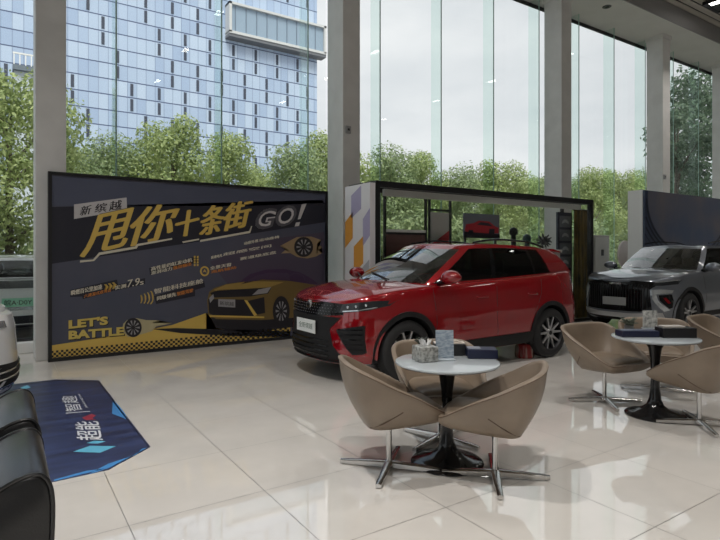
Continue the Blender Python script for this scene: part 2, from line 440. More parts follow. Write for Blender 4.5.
vis = [s for s in slots if s[0] > -2 and s[1] < 40]
vis.sort(key=lambda s: (s[0] - 20) ** 2 * .3 + (s[1] - 24) ** 2)
head = set(vis[:100]); rest = [s for s in slots if s not in head]
b = BM(); bx(b, -.17, .17, -.06, .02, .3, PH - .1); s0 = obj('vent_slot', b, M_slot, tw)
for i, (x, z) in enumerate(vis[:100]):
    o = s0 if i == 0 else s0.copy()
    if i: COL.objects.link(o); o.parent = tw
    o.location = (x, 0, z)
b = BM()
for x, z in rest: bx(b, x - .17, x + .17, -.06, .02, z + .3, z + PH - .1)
o = obj('vent_slot', b, M_slot, tw); o['kind'] = 'stuff'
b = BM(); X0, X1, z0, z1 = 24.7, 39.3, 30.6, 34.6
bx(b, X0, X1, -1.5, 0, z0 - .55, z0 - .15, 1); bx(b, X0, X1, -1.6, 0, z0 - .15, z0 + .2); bx(b, X0, X1, -1.6, 0, z1 - .3, z1); bx(b, X0, X0 + .35, -1.6, 0, z0, z1); bx(b, X1 - .35, X1, -1.6, 0, z0, z1)
obj('bay_frame', b, [mat('bay_trim', sr(205, 205, 205), .5), mat('bay_under', sr(110, 112, 118), .6)], tw)
b = BM(); bx(b, X0 + .35, X1 - .35, -1.2, -.02, z0 + .2, z1 - .3)
bayg = obj('bay_glass', b, mat('bay_glazing', sr(150, 168, 186), .2), tw)
b = BM()
for k in range(9): bx(b, X0 + .9 + k * 1.5, X0 + 1.0 + k * 1.5, -1.28, -1.19, z0 + .2, z1 - .3)
obj('mullion', b, mat('bay_mullion', sr(116, 130, 146), .4), bayg)
# low white roof terrace seen left of the first column
tr = thing('roof_terrace', 'white railed roof edge of a low building seen past the first column', 'building', (2.35, 52, -.15))
b = BM(); bx(b, -1.6, 1.6, 0, 8, 0, 16.4); obj('wall', b, mat('terrace_wall', sr(190, 198, 206), .7), tr)
b = BM(); bx(b, -1.7, 1.7, -.4, 8, 16.401, 16.8); obj('roof_edge', b, mat('terrace_edge', sr(110, 120, 130), .7), tr)
b = BM()
for k in range(9): bx(b, -1.65 + k * .4, -1.57 + k * .4, -.3, -.2, 16.8, 17.7)
bx(b, -1.7, 1.7, -.3, -.2, 17.7, 17.82); obj('railing', b, M_white, tr)
# ------------------------------------------------------------------ cars
def paint(name, col, metal=.0, rough=.28):
    m = mat(name, col, rough, metal); b = m.node_tree.nodes['Principled BSDF']
    b.inputs['Coat Weight'].default_value = 1.0; b.inputs['Specular IOR Level'].default_value = .08; b.inputs['Coat Roughness'].default_value = .03
    return m
M_tint = glass('tinted_glass', (.13, .14, .14), 1.0, 1.5)
M_wind = glass('windscreen_glass', (.50, .54, .53), 2.5, 1.6)
M_blackgloss = mat('black_gloss', (.006, .006, .007), .10, Specular_IOR_Level=.3)
M_clad = mat('black_cladding', (.011, .011, .012), .6, Specular_IOR_Level=.25)
M_lampglass = mat('dark_lamp_lens', (.02, .022, .025), .06)
M_led = mat('lamp_reflector', (.62, .65, .68), .15, .8)
M_rim = mat('alloy_rim', (.45, .45, .46), .28, .9)
M_rimdark = mat('dark_rim', (.03, .03, .032), .35, .5)
M_seat = mat('seat_fabric', (.03, .03, .033), .7)
M_tail = mat('tail_lamp', (.18, .005, .008), .1)
M_plate = mat('plate_white', (.75, .77, .76), .4)
M_ink = mat('plate_ink', (.02, .02, .02), .5)

def pl(tab): return lambda x: lerpt(tab, x)

class Car:
    def __init__(s, P):
        s.P = P
        # half plan outline front centre -> rear centre
        xf, xr = P['xf'], P['xr']; w = P['w']
        ctl = [(xf, 0), (xf - .015, .22), (xf - .06, .46), (xf - .16, .66), (xf - .33, .80), (xf - .58, w - .02), (xf - .95, w), (xf - 1.5, w - .005), (0, w - .012), (xr + 1.5, w - .004), (xr + .95, w), (xr + .5, w - .03), (xr + .22, w - .12), (xr + .07, .58), (xr + .01, .3), (xr, 0)]
        s.plan = [(v.x, max(0, v.y)) for v in crom([(a, b, 0) for a, b in ctl], 6)]
        s.ztop = pl(P['ztop']); s.crown = pl(P['crown'])
    def normals(s):
        N = []
        pn = s.plan
        for i in range(len(pn)):
            a = pn[max(i - 1, 0)]; b = pn[min(i + 1, len(pn) - 1)]
            dx, dy = b[0] - a[0], b[1] - a[1]
            if i == 0: N.append((1, 0)); continue
            if i == len(pn) - 1: N.append((-1, 0)); continue
            L = math.hypot(dx, dy); N.append((-dy / L * -1, -dx / L) if False else (dy / L, -dx / L))
        return N
    def body(s, paintm):
        P = s.P; N = s.normals(); half = []
        side = pl([(.18, .12), (.24, .06), (.32, .02), (.5, .0), (.64, .004), (.74, .0), (.80, .014), (.95, .028), (1.1, .05), (1.25, .07)])
        front, rear = pl(P['front']), pl(P['rear'])
        nv = 16; rings = []
        for (x, y), (nx, ny) in zip(s.plan, N):
            zt = s.ztop(x); zb = lerpt(P['zb'], x); col = []
            for k in range(nv + 1):
                v = k / nv; v = v if k < nv - 2 else (1 - (nv - k) * .018)
                z = zb + (zt - zb) * v
                w2 = nx * nx
                ins = side(z) * (1 - w2) + (front(z) if nx > 0 else rear(z)) * w2
                ins += {nv: .045, nv - 1: .016, nv - 2: .004}.get(k, 0)
                yy = max(0, y - ny * ins)
                if y < 1e-6: yy = 0
                col.append((x - nx * ins, yy, z))
            half.append(col)
        bm = BM(); n = len(half)
        L = [[bm.verts.new(p) for p in col] for col in half]
        R = [L[i] if i in (0, n - 1) else [bm.verts.new((x, -y, z)) for x, y, z in half[i]] for i in range(n)]
        for i in range(n - 1):
            for k in range(nv):
                bm.faces.new((L[i][k], L[i + 1][k], L[i + 1][k + 1], L[i][k + 1]))
                bm.faces.new((R[i + 1][k], R[i][k], R[i][k + 1], R[i + 1][k + 1]))
        # top skin and floor
        M = 12; prev = None; prevb = None
        for i in range(n):
            if i in (0, n - 1): row = [L[i][nv]]; rb = [L[i][0]]
            else:
                x, y, z = half[i][nv]; cr = s.crown(x); row = []; rb = []
                for j in range(M + 1):
                    q = 1 - 2 * j / M
                    if j == 0: row.append(L[i][nv]); rb.append(L[i][0]); continue
                    if j == M: row.append(R[i][nv]); rb.append(R[i][0]); continue
                    c = cr * (1 - abs(q) ** 2.6)
                    if P.get('crease') and x > P['cowl']: c += .012 * math.exp(-((abs(q) - .55) / .10) ** 2) * min(1, cr / .03)
                    xx = x - (half[i][nv][0] - half[0][nv][0]) * 0
                    row.append(bm.verts.new((xx, y * q, z + c)))
                    rb.append(bm.verts.new((half[i][0][0], half[i][0][1] * q, half[i][0][2])))
            if prev:
                for (A, B, mi) in ((prev, row, 0), (prevb, rb, 1)):
                    for j in range(M):
                        a0, a1 = A[min(j, len(A) - 1)], A[min(j + 1, len(A) - 1)]; b0, b1 = B[min(j, len(B) - 1)], B[min(j + 1, len(B) - 1)]
                        q = []
                        for v in (a0, b0, b1, a1):
                            if v not in q: q.append(v)
                        f = bm.faces.new(q)
                        xm = sum(v.co.x for v in q) / len(q)
                        f.material_index = 1 if mi or (P['cabx'][0] > xm > P['cabx'][1]) else 0
            prev, prevb = row, rb
        bmesh.ops.recalc_face_normals(bm, faces=bm.faces)
        # wheel wells
        me = bpy.data.meshes.new('body'); bm.to_mesh(me); bm.free()
        for m_ in (paintm, M_clad): me.materials.append(m_)
        o = bpy.data.objects.new('body', me); COL.objects.link(o)
        cb = BM()
        for ax in P['axles']:
            for sg in (1, -1):
                t = BM(); lathe(t, [(0, .52 * sg), (P['arch'], .52 * sg), (P['arch'], 1.2 * sg), (0, 1.2 * sg)], 40, (ax, 0, P['tyre'] + .005), 'y')
                bmesh.ops.recalc_face_normals(t, faces=t.faces); tm = bpy.data.meshes.new('t'); t.to_mesh(tm); t.free(); cb.from_mesh(tm); bpy.data.meshes.remove(tm)
        cm = bpy.data.meshes.new('cut'); cb.to_mesh(cm); cb.free(); cm.materials.append(M_clad)
        co = bpy.data.objects.new('cut', cm); COL.objects.link(co)
        md = o.modifiers.new('b', 'BOOLEAN'); md.operation = 'DIFFERENCE'; md.object = co; md.solver = 'EXACT'; md.material_mode = 'TRANSFER'
        bpy.context.view_layer.update()
        new = bpy.data.meshes.new_from_object(o.evaluated_get(bpy.context.evaluated_depsgraph_get()))
        bpy.data.objects.remove(co); o.modifiers.clear(); o.data = new; bpy.data.meshes.remove(me); bpy.data.meshes.remove(cm)
        new.name = 'body'
        for p in new.polygons: p.use_smooth = True
        new.set_sharp_from_angle(angle=math.radians(38))
        t = BM(); t.from_mesh(new); s.bvh = BVHTree.FromBMesh(t); t.free()
        o.parent = s.root; s.bodyo = o
        return o
    def proj(s, a, b, ax, off):
        """ax 'f': (y,z) from the front, 'r' from the rear, 'l'/'t': (x,z) from the side with sign, 'h': (x,y) from above"""
        if ax == 'f': o, d = Vector((6, a, b)), Vector((-1, 0, 0))
        elif ax == 'r': o, d = Vector((-6, a, b)), Vector((1, 0, 0))
        elif ax == 'l': o, d = Vector((a, 4, b)), Vector((0, -1, 0))
        elif ax == 't': o, d = Vector((a, -4, b)), Vector((0, 1, 0))
        else: o, d = Vector((a, b, 4)), Vector((0, 0, -1))
        h = s.bvh.ray_cast(o, d)
        if h[0] is None: return None
        return h[0] - d * off + Vector((0, 0, 0))
    def strip(s, bm, A, B, ax, off=.006, n=4, seg=3, mi=0, depth=.02):
        """patch hugging the body between polylines A and B"""
        A = [A[0]] + [(A[i][0] + (A[i + 1][0] - A[i][0]) * k / seg, A[i][1] + (A[i + 1][1] - A[i][1]) * k / seg) for i in range(len(A) - 1) for k in range(1, seg + 1)]
        B = [B[0]] + [(B[i][0] + (B[i + 1][0] - B[i][0]) * k / seg, B[i][1] + (B[i + 1][1] - B[i][1]) * k / seg) for i in range(len(B) - 1) for k in range(1, seg + 1)]
        G = []; d = {'f': Vector((1, 0, 0)), 'r': Vector((-1, 0, 0)), 'l': Vector((0, 1, 0)), 't': Vector((0, -1, 0)), 'h': Vector((0, 0, 1))}[ax]
        last = None
        for (a, b) in zip(A, B):
            row = []
            for k in range(n + 1):
                t = k / n; p = s.proj(a[0] + (b[0] - a[0]) * t, a[1] + (b[1] - a[1]) * t, ax, off)
                if p is None: p = last if last is not None else Vector((0, 0, 0))
                last = p; row.append(p)
            G.append(row)
        V = [[bm.verts.new(p) for p in r] for r in G]; Bk = [[bm.verts.new(p - d * depth) for p in r] for r in G]
        m = len(V)
        def F(q):
            try:
                f = bm.faces.new(q); f.material_index = mi
            except ValueError: pass
        for i in range(m - 1):
            for k in range(n): F((V[i][k], V[i + 1][k], V[i + 1][k + 1], V[i][k + 1]))
            F((V[i][0], V[i + 1][0], Bk[i + 1][0], Bk[i][0])); F((V[i][n], V[i + 1][n], Bk[i + 1][n], Bk[i][n]))
        for i in (0, m - 1):
            for k in range(n): F((V[i][k], V[i][k + 1], Bk[i][k + 1], Bk[i][k]))
    def both(s, name, A, B, m, off=.006, n=4, seg=3, depth=.02, ax='f', parent=None, smooth=40, split=True):
        out = []
        for sg in (1, -1):
            b = BM(); a2 = ax if ax in 'frh' else ('l' if sg > 0 else 't')
            f = (lambda P: [(u * sg, v) for u, v in P]) if ax in 'fr' else ((lambda P: [(u, v * sg) for u, v in P]) if ax == 'h' else (lambda P: P))
            s.strip(b, f(A), f(B), a2, off, n, seg, 0, depth); out.append(obj(name, b, m, parent or s.root, smooth))
        return out
    def cabin(s, paintm, pillarm):
        P = s.P; C = P['cab']
        cols = []                                     # (bottom, top, group)
        nW = 7
        (xb, xbc, ybc), (xt, xtc, ytc) = C['wind']
        for j in range(nW + 1):
            q = j / nW; cols.append(((xb - (xb - xbc) * q ** 2.2, ybc * q), (xt - (xt - xtc) * q ** 2.2, ytc * q)))
        wn = len(cols) - 1
        marks = [wn]
        for a, t_ in C['lines']:
            (x0, y0), (x1, y1) = cols[-1]; k = max(1, int(abs(a[0] - x0) / .18))
            for i in range(1, k + 1):
                f = i / k; cols.append(((x0 + (a[0] - x0) * f, y0 + (a[1] - y0) * f), (x1 + (t_[0] - x1) * f, y1 + (t_[1] - y1) * f)))
            marks.append(len(cols) - 1)
        (xr, xrc, yrc), (xs, xsc, ysc) = C['rear']
        for j in range(5, -1, -1):
            q = j / 5
            if j == 5: continue
            cols.append(((xr + (xrc - xr) * q ** 2.2, yrc * q), (xs + (xsc - xs) * q ** 2.2, ysc * q)))
        ts = [0, .05, .2, .4, .6, .78, .9, .97, 1.0]
        zr = pl(C['roof'])
        def P3(c, t):
            (b0, b1) = c; zb = s.ztop(b0[0]) + (s.crown(b0[0]) * .9 if b0[0] > C['lines'][0][0][0] else 0) * max(0, 1 - (b0[1] / .8) ** 2) - .012
            zt = zr(b1[0]) - .035 * (b1[1] / .6) ** 2
            x = b0[0] + (b1[0] - b0[0]) * t; y = b0[1] + (b1[1] - b0[1]) * t; z = zb + (zt - zb) * t
            bu = .035 * math.sin(PI * t)
            r = 1 + bu / max(.3, math.hypot(b0[1], .4)); y *= r
            x += bu * (.8 if b0[0] > C['lines'][0][0][0] else (-.6 if b0[0] < C['lines'][-1][0][0] else 0))
            return Vector((x, y, z))
        grid = [[P3(c, t) for t in ts] for c in cols]
        nc = len(cols); bms = {}
        def B_(k):
            if k not in bms: bms[k] = (BM(), {})
            return bms[k]
        def vert(k, p):
            bm, d = B_(k); key = (round(p.x, 5), round(p.y, 5), round(p.z, 5))
            if key not in d: d[key] = bm.verts.new(p)
            return d[key]
        def face(k, pts):
            q = []
            for p in pts:
                v = vert(k, p)
                if v not in q: q.append(v)
            if len(q) > 2:
                try: B_(k)[0].faces.new(q)
                except ValueError: pass
        def kind(i, r, sg):
            glassrow = 1 <= r < 6
            if i < wn: return ('windscreen', 0) if glassrow else 'shell'
            for mi in range(1, len(marks)):
                if marks[mi - 1] <= i < marks[mi]:
                    k = C['kinds'][mi - 1]
                    if k == 'p': return 'shell'
                    if not (1 <= r < 6): return 'shell'
                    return ('pillar', sg, mi) if k == 'b' else ('side_window', sg, mi)
            return ('rear_window', 0) if 1 <= r < 6 else 'shell'
        mir = lambda p: Vector((p.x, -p.y, p.z))
        for i in range(nc - 1):
            for r in range(len(ts) - 1):
                q = (grid[i][r], grid[i + 1][r], grid[i + 1][r + 1], grid[i][r + 1])
                face(kind(i, r, 1), q); face(kind(i, r, -1), [mir(p) for p in q][::-1])
        top = [g[-1] for g in grid]; M = 8
        cr = C.get('crown', .045)
        rows = []
        for p in top:
            rows.append([Vector((p.x, p.y * (1 - 2 * j / M), p.z + (cr * (1 - (1 - 2 * j / M) ** 2) if 0 < j < M else 0) * min(1, p.y / .4))) for j in range(M + 1)])
        for a, b in zip(rows, rows[1:]):
            xm = (a[0].x + b[0].x) / 2
            for j in range(M):
                k = 'sun_roof' if C.get('pano') and C['pano'][0] > xm > C['pano'][1] and 1 <= j < M - 1 else 'shell'
                face(k, (a[j], b[j], b[j + 1], a[j + 1]))
        names = {'shell': ('cabin', paintm)}
        for k, (bm, _) in bms.items():
            if k == 'shell': nm, m_ = 'cabin', paintm
            elif k == 'sun_roof': nm, m_ = 'sun_roof', M_blackgloss
            elif k[0] == 'windscreen': nm, m_ = 'windscreen', C.get('wm', M_wind)
            elif k[0] == 'pillar': nm, m_ = 'window_pillar', M_blackgloss
            else: nm, m_ = k[0], M_tint
            obj(nm, bm, m_, s.root, 50)
    def wheel(s, ax, sg, style):
        P = s.P; R = P['tyre']; yo = P['w'] - .015; wd = .20
        t = BM()
        pr = [(R * .69, -wd / 2), (R * .80, -wd / 2 - .006), (R * .92, -wd / 2), (R * .985, -wd / 2 + .02), (R, -wd / 2 + .05), (R, wd / 2 - .05), (R * .985, wd / 2 - .02), (R * .92, wd / 2), (R * .80, wd / 2 + .006), (R * .69, wd / 2), (R * .66, wd / 2 - .03), (R * .66, -wd / 2 + .03), (R * .69, -wd / 2)]
        lathe(t, pr, 40, (0, 0, 0), 'y'); w = obj('wheel', t, M_rubber, s.root, 35); w.location = (ax, sg * (yo - wd / 2), R)
        r = BM(); o = sg * wd / 2
        lathe(r, [(R * .70, o), (R * .665, o + sg * .004), (R * .64, o - sg * .012), (R * .62, o - sg * .05), (R * .62, -o)], 40, (0, 0, 0), 'y', 1)
        lathe(r, [(0, o - sg * .012), (R * .15, o - sg * .014), (R * .19, o - sg * .03), (R * .19, o - sg * .08)], 24, (0, 0, 0), 'y')
        for k in range(5):
            for dd in ((-.30, -.16), (.30, .16)) if style == 0 else ((-.2, -.07), (.2, .07)):
                a = 2 * PI * k / 5 + .3
                p0 = Vector((math.cos(a + dd[1] * 1.2) * R * .15, o - sg * .022, math.sin(a + dd[1] * 1.2) * R * .15)); p1 = Vector((math.cos(a + dd[0]) * R * .655, o - sg * .010, math.sin(a + dd[0]) * R * .655))
                d = (p1 - p0); sd = Vector((-d.z, 0, d.x)).normalized() * R * .034
                q = [p0 - sd * 1.5, p1 - sd, p1 + sd, p0 + sd * 1.5]; e = Vector((0, -sg * .03, 0))
                A = [r.verts.new(p) for p in q]; B = [r.verts.new(p + e) for p in q]
                r.faces.new(A); r.faces.new(B[::-1])
                for i in range(4): r.faces.new((A[i], B[i], B[(i + 1) % 4], A[(i + 1) % 4]))
        obj('rim', r, [M_rim, M_rimdark], w, 35)
        h = BM(); lathe(h, [(0, o - sg * .005), (R * .085, o - sg * .007), (R * .09, o - sg * .015), (0, o - sg * .013)], 20, (0, 0, 0), 'y'); obj('hub_cap', h, M_rimdark, w, 35)
        d = BM(); lathe(d, [(0, o - sg * .075), (R * .50, o - sg * .075), (R * .50, o - sg * .09), (R*.61, o - sg * .12), (R*.61, -o * .8), (0, -o * .8)], 28, (0, 0, 0), 'y'); obj('brake_disc', d, M_rimdark, w, 35)
    def arches(s, m):
        P = s.P
        for ax in P['axles']:
            for sg in (1, -1):
                b = BM(); ring = []; R0, R1 = P['arch'] - .004, P['arch'] + P.get('archw', .055); zc = P['tyre'] + .005
                N_ = 30
                for i in range(N_ + 1):
                    a = math.radians(-18 + 216 * i / N_)
                    row = []
                    for rr in (R0, (R0 + R1) / 2, R1):
                        x, z = ax + rr * math.cos(a), zc + rr * math.sin(a)
                        x2, z2 = ax + (R1 + .01) * math.cos(a), zc + (R1 + .01) * math.sin(a)
                        p = s.proj(x2, max(z2, .27), 'l' if sg > 0 else 't', 0)
                        y = abs(p.y) if p is not None else P['w'] - .03
                        row.append((x, sg * (y + .014), z))
                    ring.append(row)
                V = [[b.verts.new(p) for p in r] for r in ring]; Bk = [[b.verts.new((p[0], p[1] - sg * .06, p[2])) for p in r] for r in ring]
                for i in range(N_):
                    for k in range(2): b.faces.new((V[i][k], V[i + 1][k], V[i + 1][k + 1], V[i][k + 1]))
                    b.faces.new((V[i][0], V[i + 1][0], Bk[i + 1][0], Bk[i][0])); b.faces.new((V[i][2], V[i + 1][2], Bk[i + 1][2], Bk[i][2]))
                obj('wheel_arch_trim', b, m, s.root, 40)
    def mirror(s, paintm, x=.72, z=1.10, y=.98):
        for sg in (1, -1):
            b = BM(); ball(b, (0, 0, 0), .5, .22, .28, .17, 16)
            for v in b.verts:
                if v.co.x < -.05: v.co.x = -.05
                v.co.z *= 1.0 - .25 * max(0, v.co.y * sg) / .125 * (1 if v.co.z < 0 else .3)
            m_ = obj('side_mirror', b, paintm, s.root, 45); m_.location = (x, sg * y, z)
            b = BM(); tube(b, [(0.0, -.02 * sg, -.03), (.03, -.20 * sg, -.075)], [.035, .03], 8); obj('mirror_arm', b, M_blackgloss, m_, 40)
            b = BM(); ball(b, (-.052, 0, .0), .5, .012, .19, .11, 14); obj('mirror_glass', b, M_chrome, m_, 40)
    def rails(s, m, x0, x1, y0, y1, zo=.0):
        zr = pl(s.P['cab']['roof'])
        for sg in (1, -1):
            b = BM(); pts = []
            for i in range(11):
                f = i / 10; x = x0 + (x1 - x0) * f; y = y0 + (y1 - y0) * f
                pts.append((x, sg * y, zr(x) - .012 + zo + .04 * min(1, 4 * f, 4 * (1 - f))))
            tube(b, pts, .014, 8); obj('roof_rail', b, m, s.root, 40)
    def interior(s, x1=.25, x2=-.75):
        for (x, y, wd) in ((x1, .36, .44), (x1, -.36, .44), (x2, 0, 1.16)):
            b = BM()
            bx(b, x - .02, x + .09, y - wd / 2, y + wd / 2, .9, 1.18, 0, .035)
            for hy in ([y] if wd < 1 else [y - .38, y + .38]): bx(b, x - .05, x + .02, hy - .12, hy + .12, 1.19, 1.36, 0, .035); 
            for hy in ([y] if wd < 1 else [y - .38, y + .38]): tube(b, [(x, hy, 1.15), (x - .015, hy, 1.22)], .02, 6)
            obj('seat', b, M_seat, s.root, 40)
        b = BM(); pts = [(.70 + .05 * math.sin(a), .36 + .18 * math.cos(a), 1.03 + .15 * math.sin(a)) for a in [2 * PI * k / 20 for k in range(21)]]
        tube(b, pts, .014, 6, cap=False); obj('steering_wheel', b, M_black, s.root, 40)
        b = BM(); bx(b, .80, .93, -.68, .68, .9, 1.075, 0, .02); obj('dashboard', b, M_black, s.root, 40)

def side_lines(c, xs, zlo, zhi, m):
    for sg in (1, -1):
        ax = 'l' if sg > 0 else 't'
        for path in xs:
            b = BM(); c.strip(b, [(x - .004, z) for x, z in path], [(x + .004, z) for x, z in path], ax, .0012, 1, 5, 0, .004)
            obj('door_seam', b, m, c.root)

def make_suv(name, label, cat, loc, rotz, P, pm, style=0):
    c = Car(P); c.root = thing(name, label, cat, loc, rotz)
    c.body(pm); c.cabin(pm, pm)
    for ax in P['axles']:
        for sg in (1, -1): c.wheel(ax, sg, style)
    c.arches(M_clad); c.mirror(pm, *P['mir'])
    if P.get('rails'): c.rails(*P['rails'])
    c.interior()
    w = P['w']
    # sills
    x0, x1 = P['axles'][1] + P['arch'] + .03, P['axles'][0] - P['arch'] - .03
    c.both('sill', [(x0, .245), (x1, .245)], [(x0, .40), (x1, .375)], M_clad, .012, 3, 10, .05, 'l')
    side_lines(c, [[(.86, .40), (.80, .62), (.83, 1.03)], [(-.24, .40), (-.22, .7), (-.26, 1.09)], [(-.93, .62), (-1.10, .9), (-1.13, 1.14)]], 0, 0, M_black)
    for x in (.02, -.92):
        for sg in (1, -1):
            p = c.proj(x, .90, 'l' if sg > 0 else 't', 0)
            b = BM(); bx(b, x - .10, x + .10, p.y - .004 * sg - .02, p.y - .004 * sg + .02, .885, .915, 0, .01); obj('door_handle', b, pm, c.root, 40)
    return c

P_RED = dict(xf=2.06, xr=-2.20, w=.90, axles=(1.22, -1.30), tyre=.345, arch=.385, cowl=.95, cabx=(.70, -1.95), crease=True,
    ztop=[(-2.2, 1.16), (-1.9, 1.19), (-1.2, 1.155), (-.3, 1.115), (.5, 1.085), (1.0, 1.06), (1.35, 1.03), (1.72, .98), (1.95, .935), (2.06, .91)],
    crown=[(-2.1, .0), (-1.9, .01), (.6, .01), (1.0, .05), (1.45, .065), (1.8, .05), (1.98, .025), (2.06, 0)],
    zb=[(-2.2, .34), (-1.8, .25), (1.8, .22), (2.2, .20)],
    front=[(.18, .10), (.24, .03), (.34, .0), (.5, .01), (.62, .02), (.74, .03), (.84, .035), (.92, .07), (1.0, .1)],
    rear=[(.3, .08), (.4, .02), (.6, .0), (.72, .02), (.9, .06), (1.2, .10)],
    cab=dict(wind=((1.16, .90, .745), (.27, .11, .615)), lines=[((.80, .785), (-.01, .645)), ((-.20, .81), (-.28, .66)), ((-.27, .81), (-.34, .66)), ((-1.04, .795), (-1.0, .645)), ((-1.09, .79), (-1.05, .64)), ((-1.44, .765), (-1.26, .62)), ((-2.02, .68), (-1.74, .56))],
        kinds='pgbgbgp', rear=((-2.12, -2.04, .68), (-1.84, -1.76, .56)), roof=[(-2, 1.48), (-1.75, 1.515), (-1.25, 1.575), (-.6, 1.605), (-.1, 1.60), (.10, 1.585), (.30, 1.55)], crown=.03, pano=(.0, -1.3)),
    mir=(.68, 1.165, 1.005), rails=(M_blackgloss, -.05, -1.5, .63, .59, .0))
RED = paint('red_paint', sr(140, 0, 15), .25, .26); RED.node_tree.nodes['Principled BSDF'].inputs['Coat IOR'].default_value = 1.8
CARY = 5.68
red = make_suv('suv_car', 'glossy red SUV parked in front of the yellow-and-navy billboard', 'car', (*W(.524 + .813 * 1.3, 6.03 + .582 * 1.3), 0), PI, P_RED, RED)
red.root.location = (5.04, CARY, 0)
c = red
def red_front(c):
    R = c.root
    # upper grille band
    b = BM(); c.strip(b, [(-.60, .765), (-.3, .735), (0, .73), (.3, .735), (.60, .765)], [(-.62, .885), (-.3, .895), (0, .895), (.3, .895), (.62, .885)], 'f', .006, 4, 4, 0, .03); g = obj('grille', b, M_blackgloss, R, 40)
    b = BM()
    for r_ in range(4):
        for k in range(-10, 11):
            y = k * .05 + (r_ % 2) * .025; z = .76 + r_ * .033
            p = c.proj(y, z, 'f', .012)
            if p is not None: ball(b, p, .0058, .6, 1.3, .7, 6)
    obj('grille_studs', b, mat('stud_grey', (.16, .16, .17), .3, .6), g, 40)
    p = c.proj(0, .835, 'f', .012); b = BM(); lathe(b, [(0, .0), (.05, .0), (.06, -.012), (.06, -.03)], 20, (p.x, p.y, p.z), 'x'); bx(b, p.x - .002, p.x + .006, -.03, .03, p.z - .02, p.z + .02, 1, .006)
    obj('badge', b, [M_chrome, M_blackgloss], g, 40)
    # head lamps sweeping round the corners
    for sg in (1, -1):
        b = BM(); c.strip(b, [(.56 * sg, .79), (.68 * sg, .80), (.80 * sg, .82), (.862 * sg, .865)], [(.58 * sg, .885), (.68 * sg, .90), (.80 * sg, .92), (.866 * sg, .925)], 'f', .008, 3, 5, 0, .02); hl = obj('head_lamp', b, M_lampglass, R, 40)
        b = BM()
        for yy, zz in ((.64, .852), (.71, .862), (.775, .875)):
            p = c.proj(yy * sg, zz, 'f', .012); ball(b, p, .022, .5, 1, .8, 10)
        c.strip(b, [(.60 * sg, .80), (.74 * sg, .815), (.83 * sg, .845)], [(.60 * sg, .812), (.74 * sg, .827), (.83 * sg, .857)], 'f', .012, 1, 4, 0, .006)
        obj('lamp_lens', b, M_led, hl, 40)
    # lower dark centre
    b = BM(); c.strip(b, [(-.68, .235), (-.3, .235), (.3, .235), (.68, .235)], [(-.50, .42), (-.3, .42), (.3, .42), (.50, .42)], 'f', .007, 4, 5, 0, .03)
    c.strip(b, [(-.50, .42), (-.2, .42), (.2, .42), (.50, .42)], [(-.44, .60), (-.2, .60), (.2, .60), (.44, .60)], 'f', .007, 3, 5, 0, .03)
    c.strip(b, [(-.44, .60), (-.2, .60), (.2, .60), (.44, .60)], [(-.58, .735), (-.2, .735), (.2, .735), (.58, .735)], 'f', .007, 3, 5, 0, .03)
    lg = obj('lower_grille', b, M_clad, R, 40)
    b = BM()
    for z in (.29, .345, .40, .455): c.strip(b, [(-.44, z), (0, z), (.44, z)], [(-.44, z + .012), (0, z + .012), (.44, z + .012)], 'f', .016, 1, 8, 0, .012)
    obj('grille_bar', b, M_blackgloss, lg, 40)
    b = BM(); c.strip(b, [(-.78, .205), (-.4, .205), (.4, .205), (.78, .205)], [(-.80, .25), (-.4, .24), (.4, .24), (.80, .25)], 'f', .02, 2, 6, 0, .06); obj('front_lip', b, M_clad, R, 40)
    # triangular side intakes and the brushed trim above
    for sg in (1, -1):
        b = BM(); c.strip(b, [(.70 * sg, .33), (.765 * sg, .34), (.79 * sg, .36)], [(.53 * sg, .60), (.68 * sg, .635), (.785 * sg, .655)], 'f', .007, 5, 4, 0, .02); v = obj('side_intake', b, M_clad, R, 40)
        b = BM()
        for k in range(5):
            f = k / 5 + .1; z = .36 + .27 * f; y0 = .69 - .15 * f
            c.strip(b, [(y0 * sg, z), (.775 * sg, z)], [(y0 * sg, z + .012), (.775 * sg, z + .012)], 'f', .013, 1, 6, 0, .01)
        obj('intake_slat', b, M_blackgloss, v, 40)
    # number plate
    b = BM(); p = c.proj(0, .60, 'f', .0); X = p.x + .012
    bx(b, X, X + .008, -.225, .225, .525, .675, 0); bx(b, X - .05, X, -.2, .2, .54, .66, 1)
    t = obj('number_plate', b, [M_plate, M_black], R)
    b = BM(); text_bm(b, '全新缤越', (X + .0095, -.17, .568), (X + .0095, .17, .568), (X + .0095, -.17, .635)); obj('plate_lettering', b, mat('plate_green', (.03, .09, .05), .5), t, fixn=False)
    # rear
    for sg in (1, -1):
        b = BM(); c.strip(b, [(.40 * sg, .93), (.62 * sg, .93), (.84 * sg, .96)], [(.40 * sg, 1.03), (.62 * sg, 1.05), (.84 * sg, 1.08)], 'r', .008, 3, 5, 0, .02); obj('tail_lamp', b, M_tail, R, 40)
    b = BM(); c.strip(b, [(-.7, .36), (0, .36), (.7, .36)], [(-.66, .58), (0, .56), (.66, .58)], 'r', .008, 3, 6, 0, .03); obj('rear_bumper', b, M_clad, R, 40)
    b = BM(); prism(b, [(-1.62, 1.515), (-1.8, 1.512), (-1.98, 1.47), (-1.96, 1.452), (-1.78, 1.475)], lambda u, v, d: (u, -.54 + d, v), 1.08); obj('rear_spoiler', b, RED, R, 30)
    # wipers
    b = BM(); tube(b, [(1.10, .35, 1.125), (.98, -.20, 1.20)], .009, 6); tube(b, [(1.10, -.25, 1.13), (.92, -.62, 1.18)], .009, 6); obj('wiper', b, M_black, R, 40)
red_front(red)

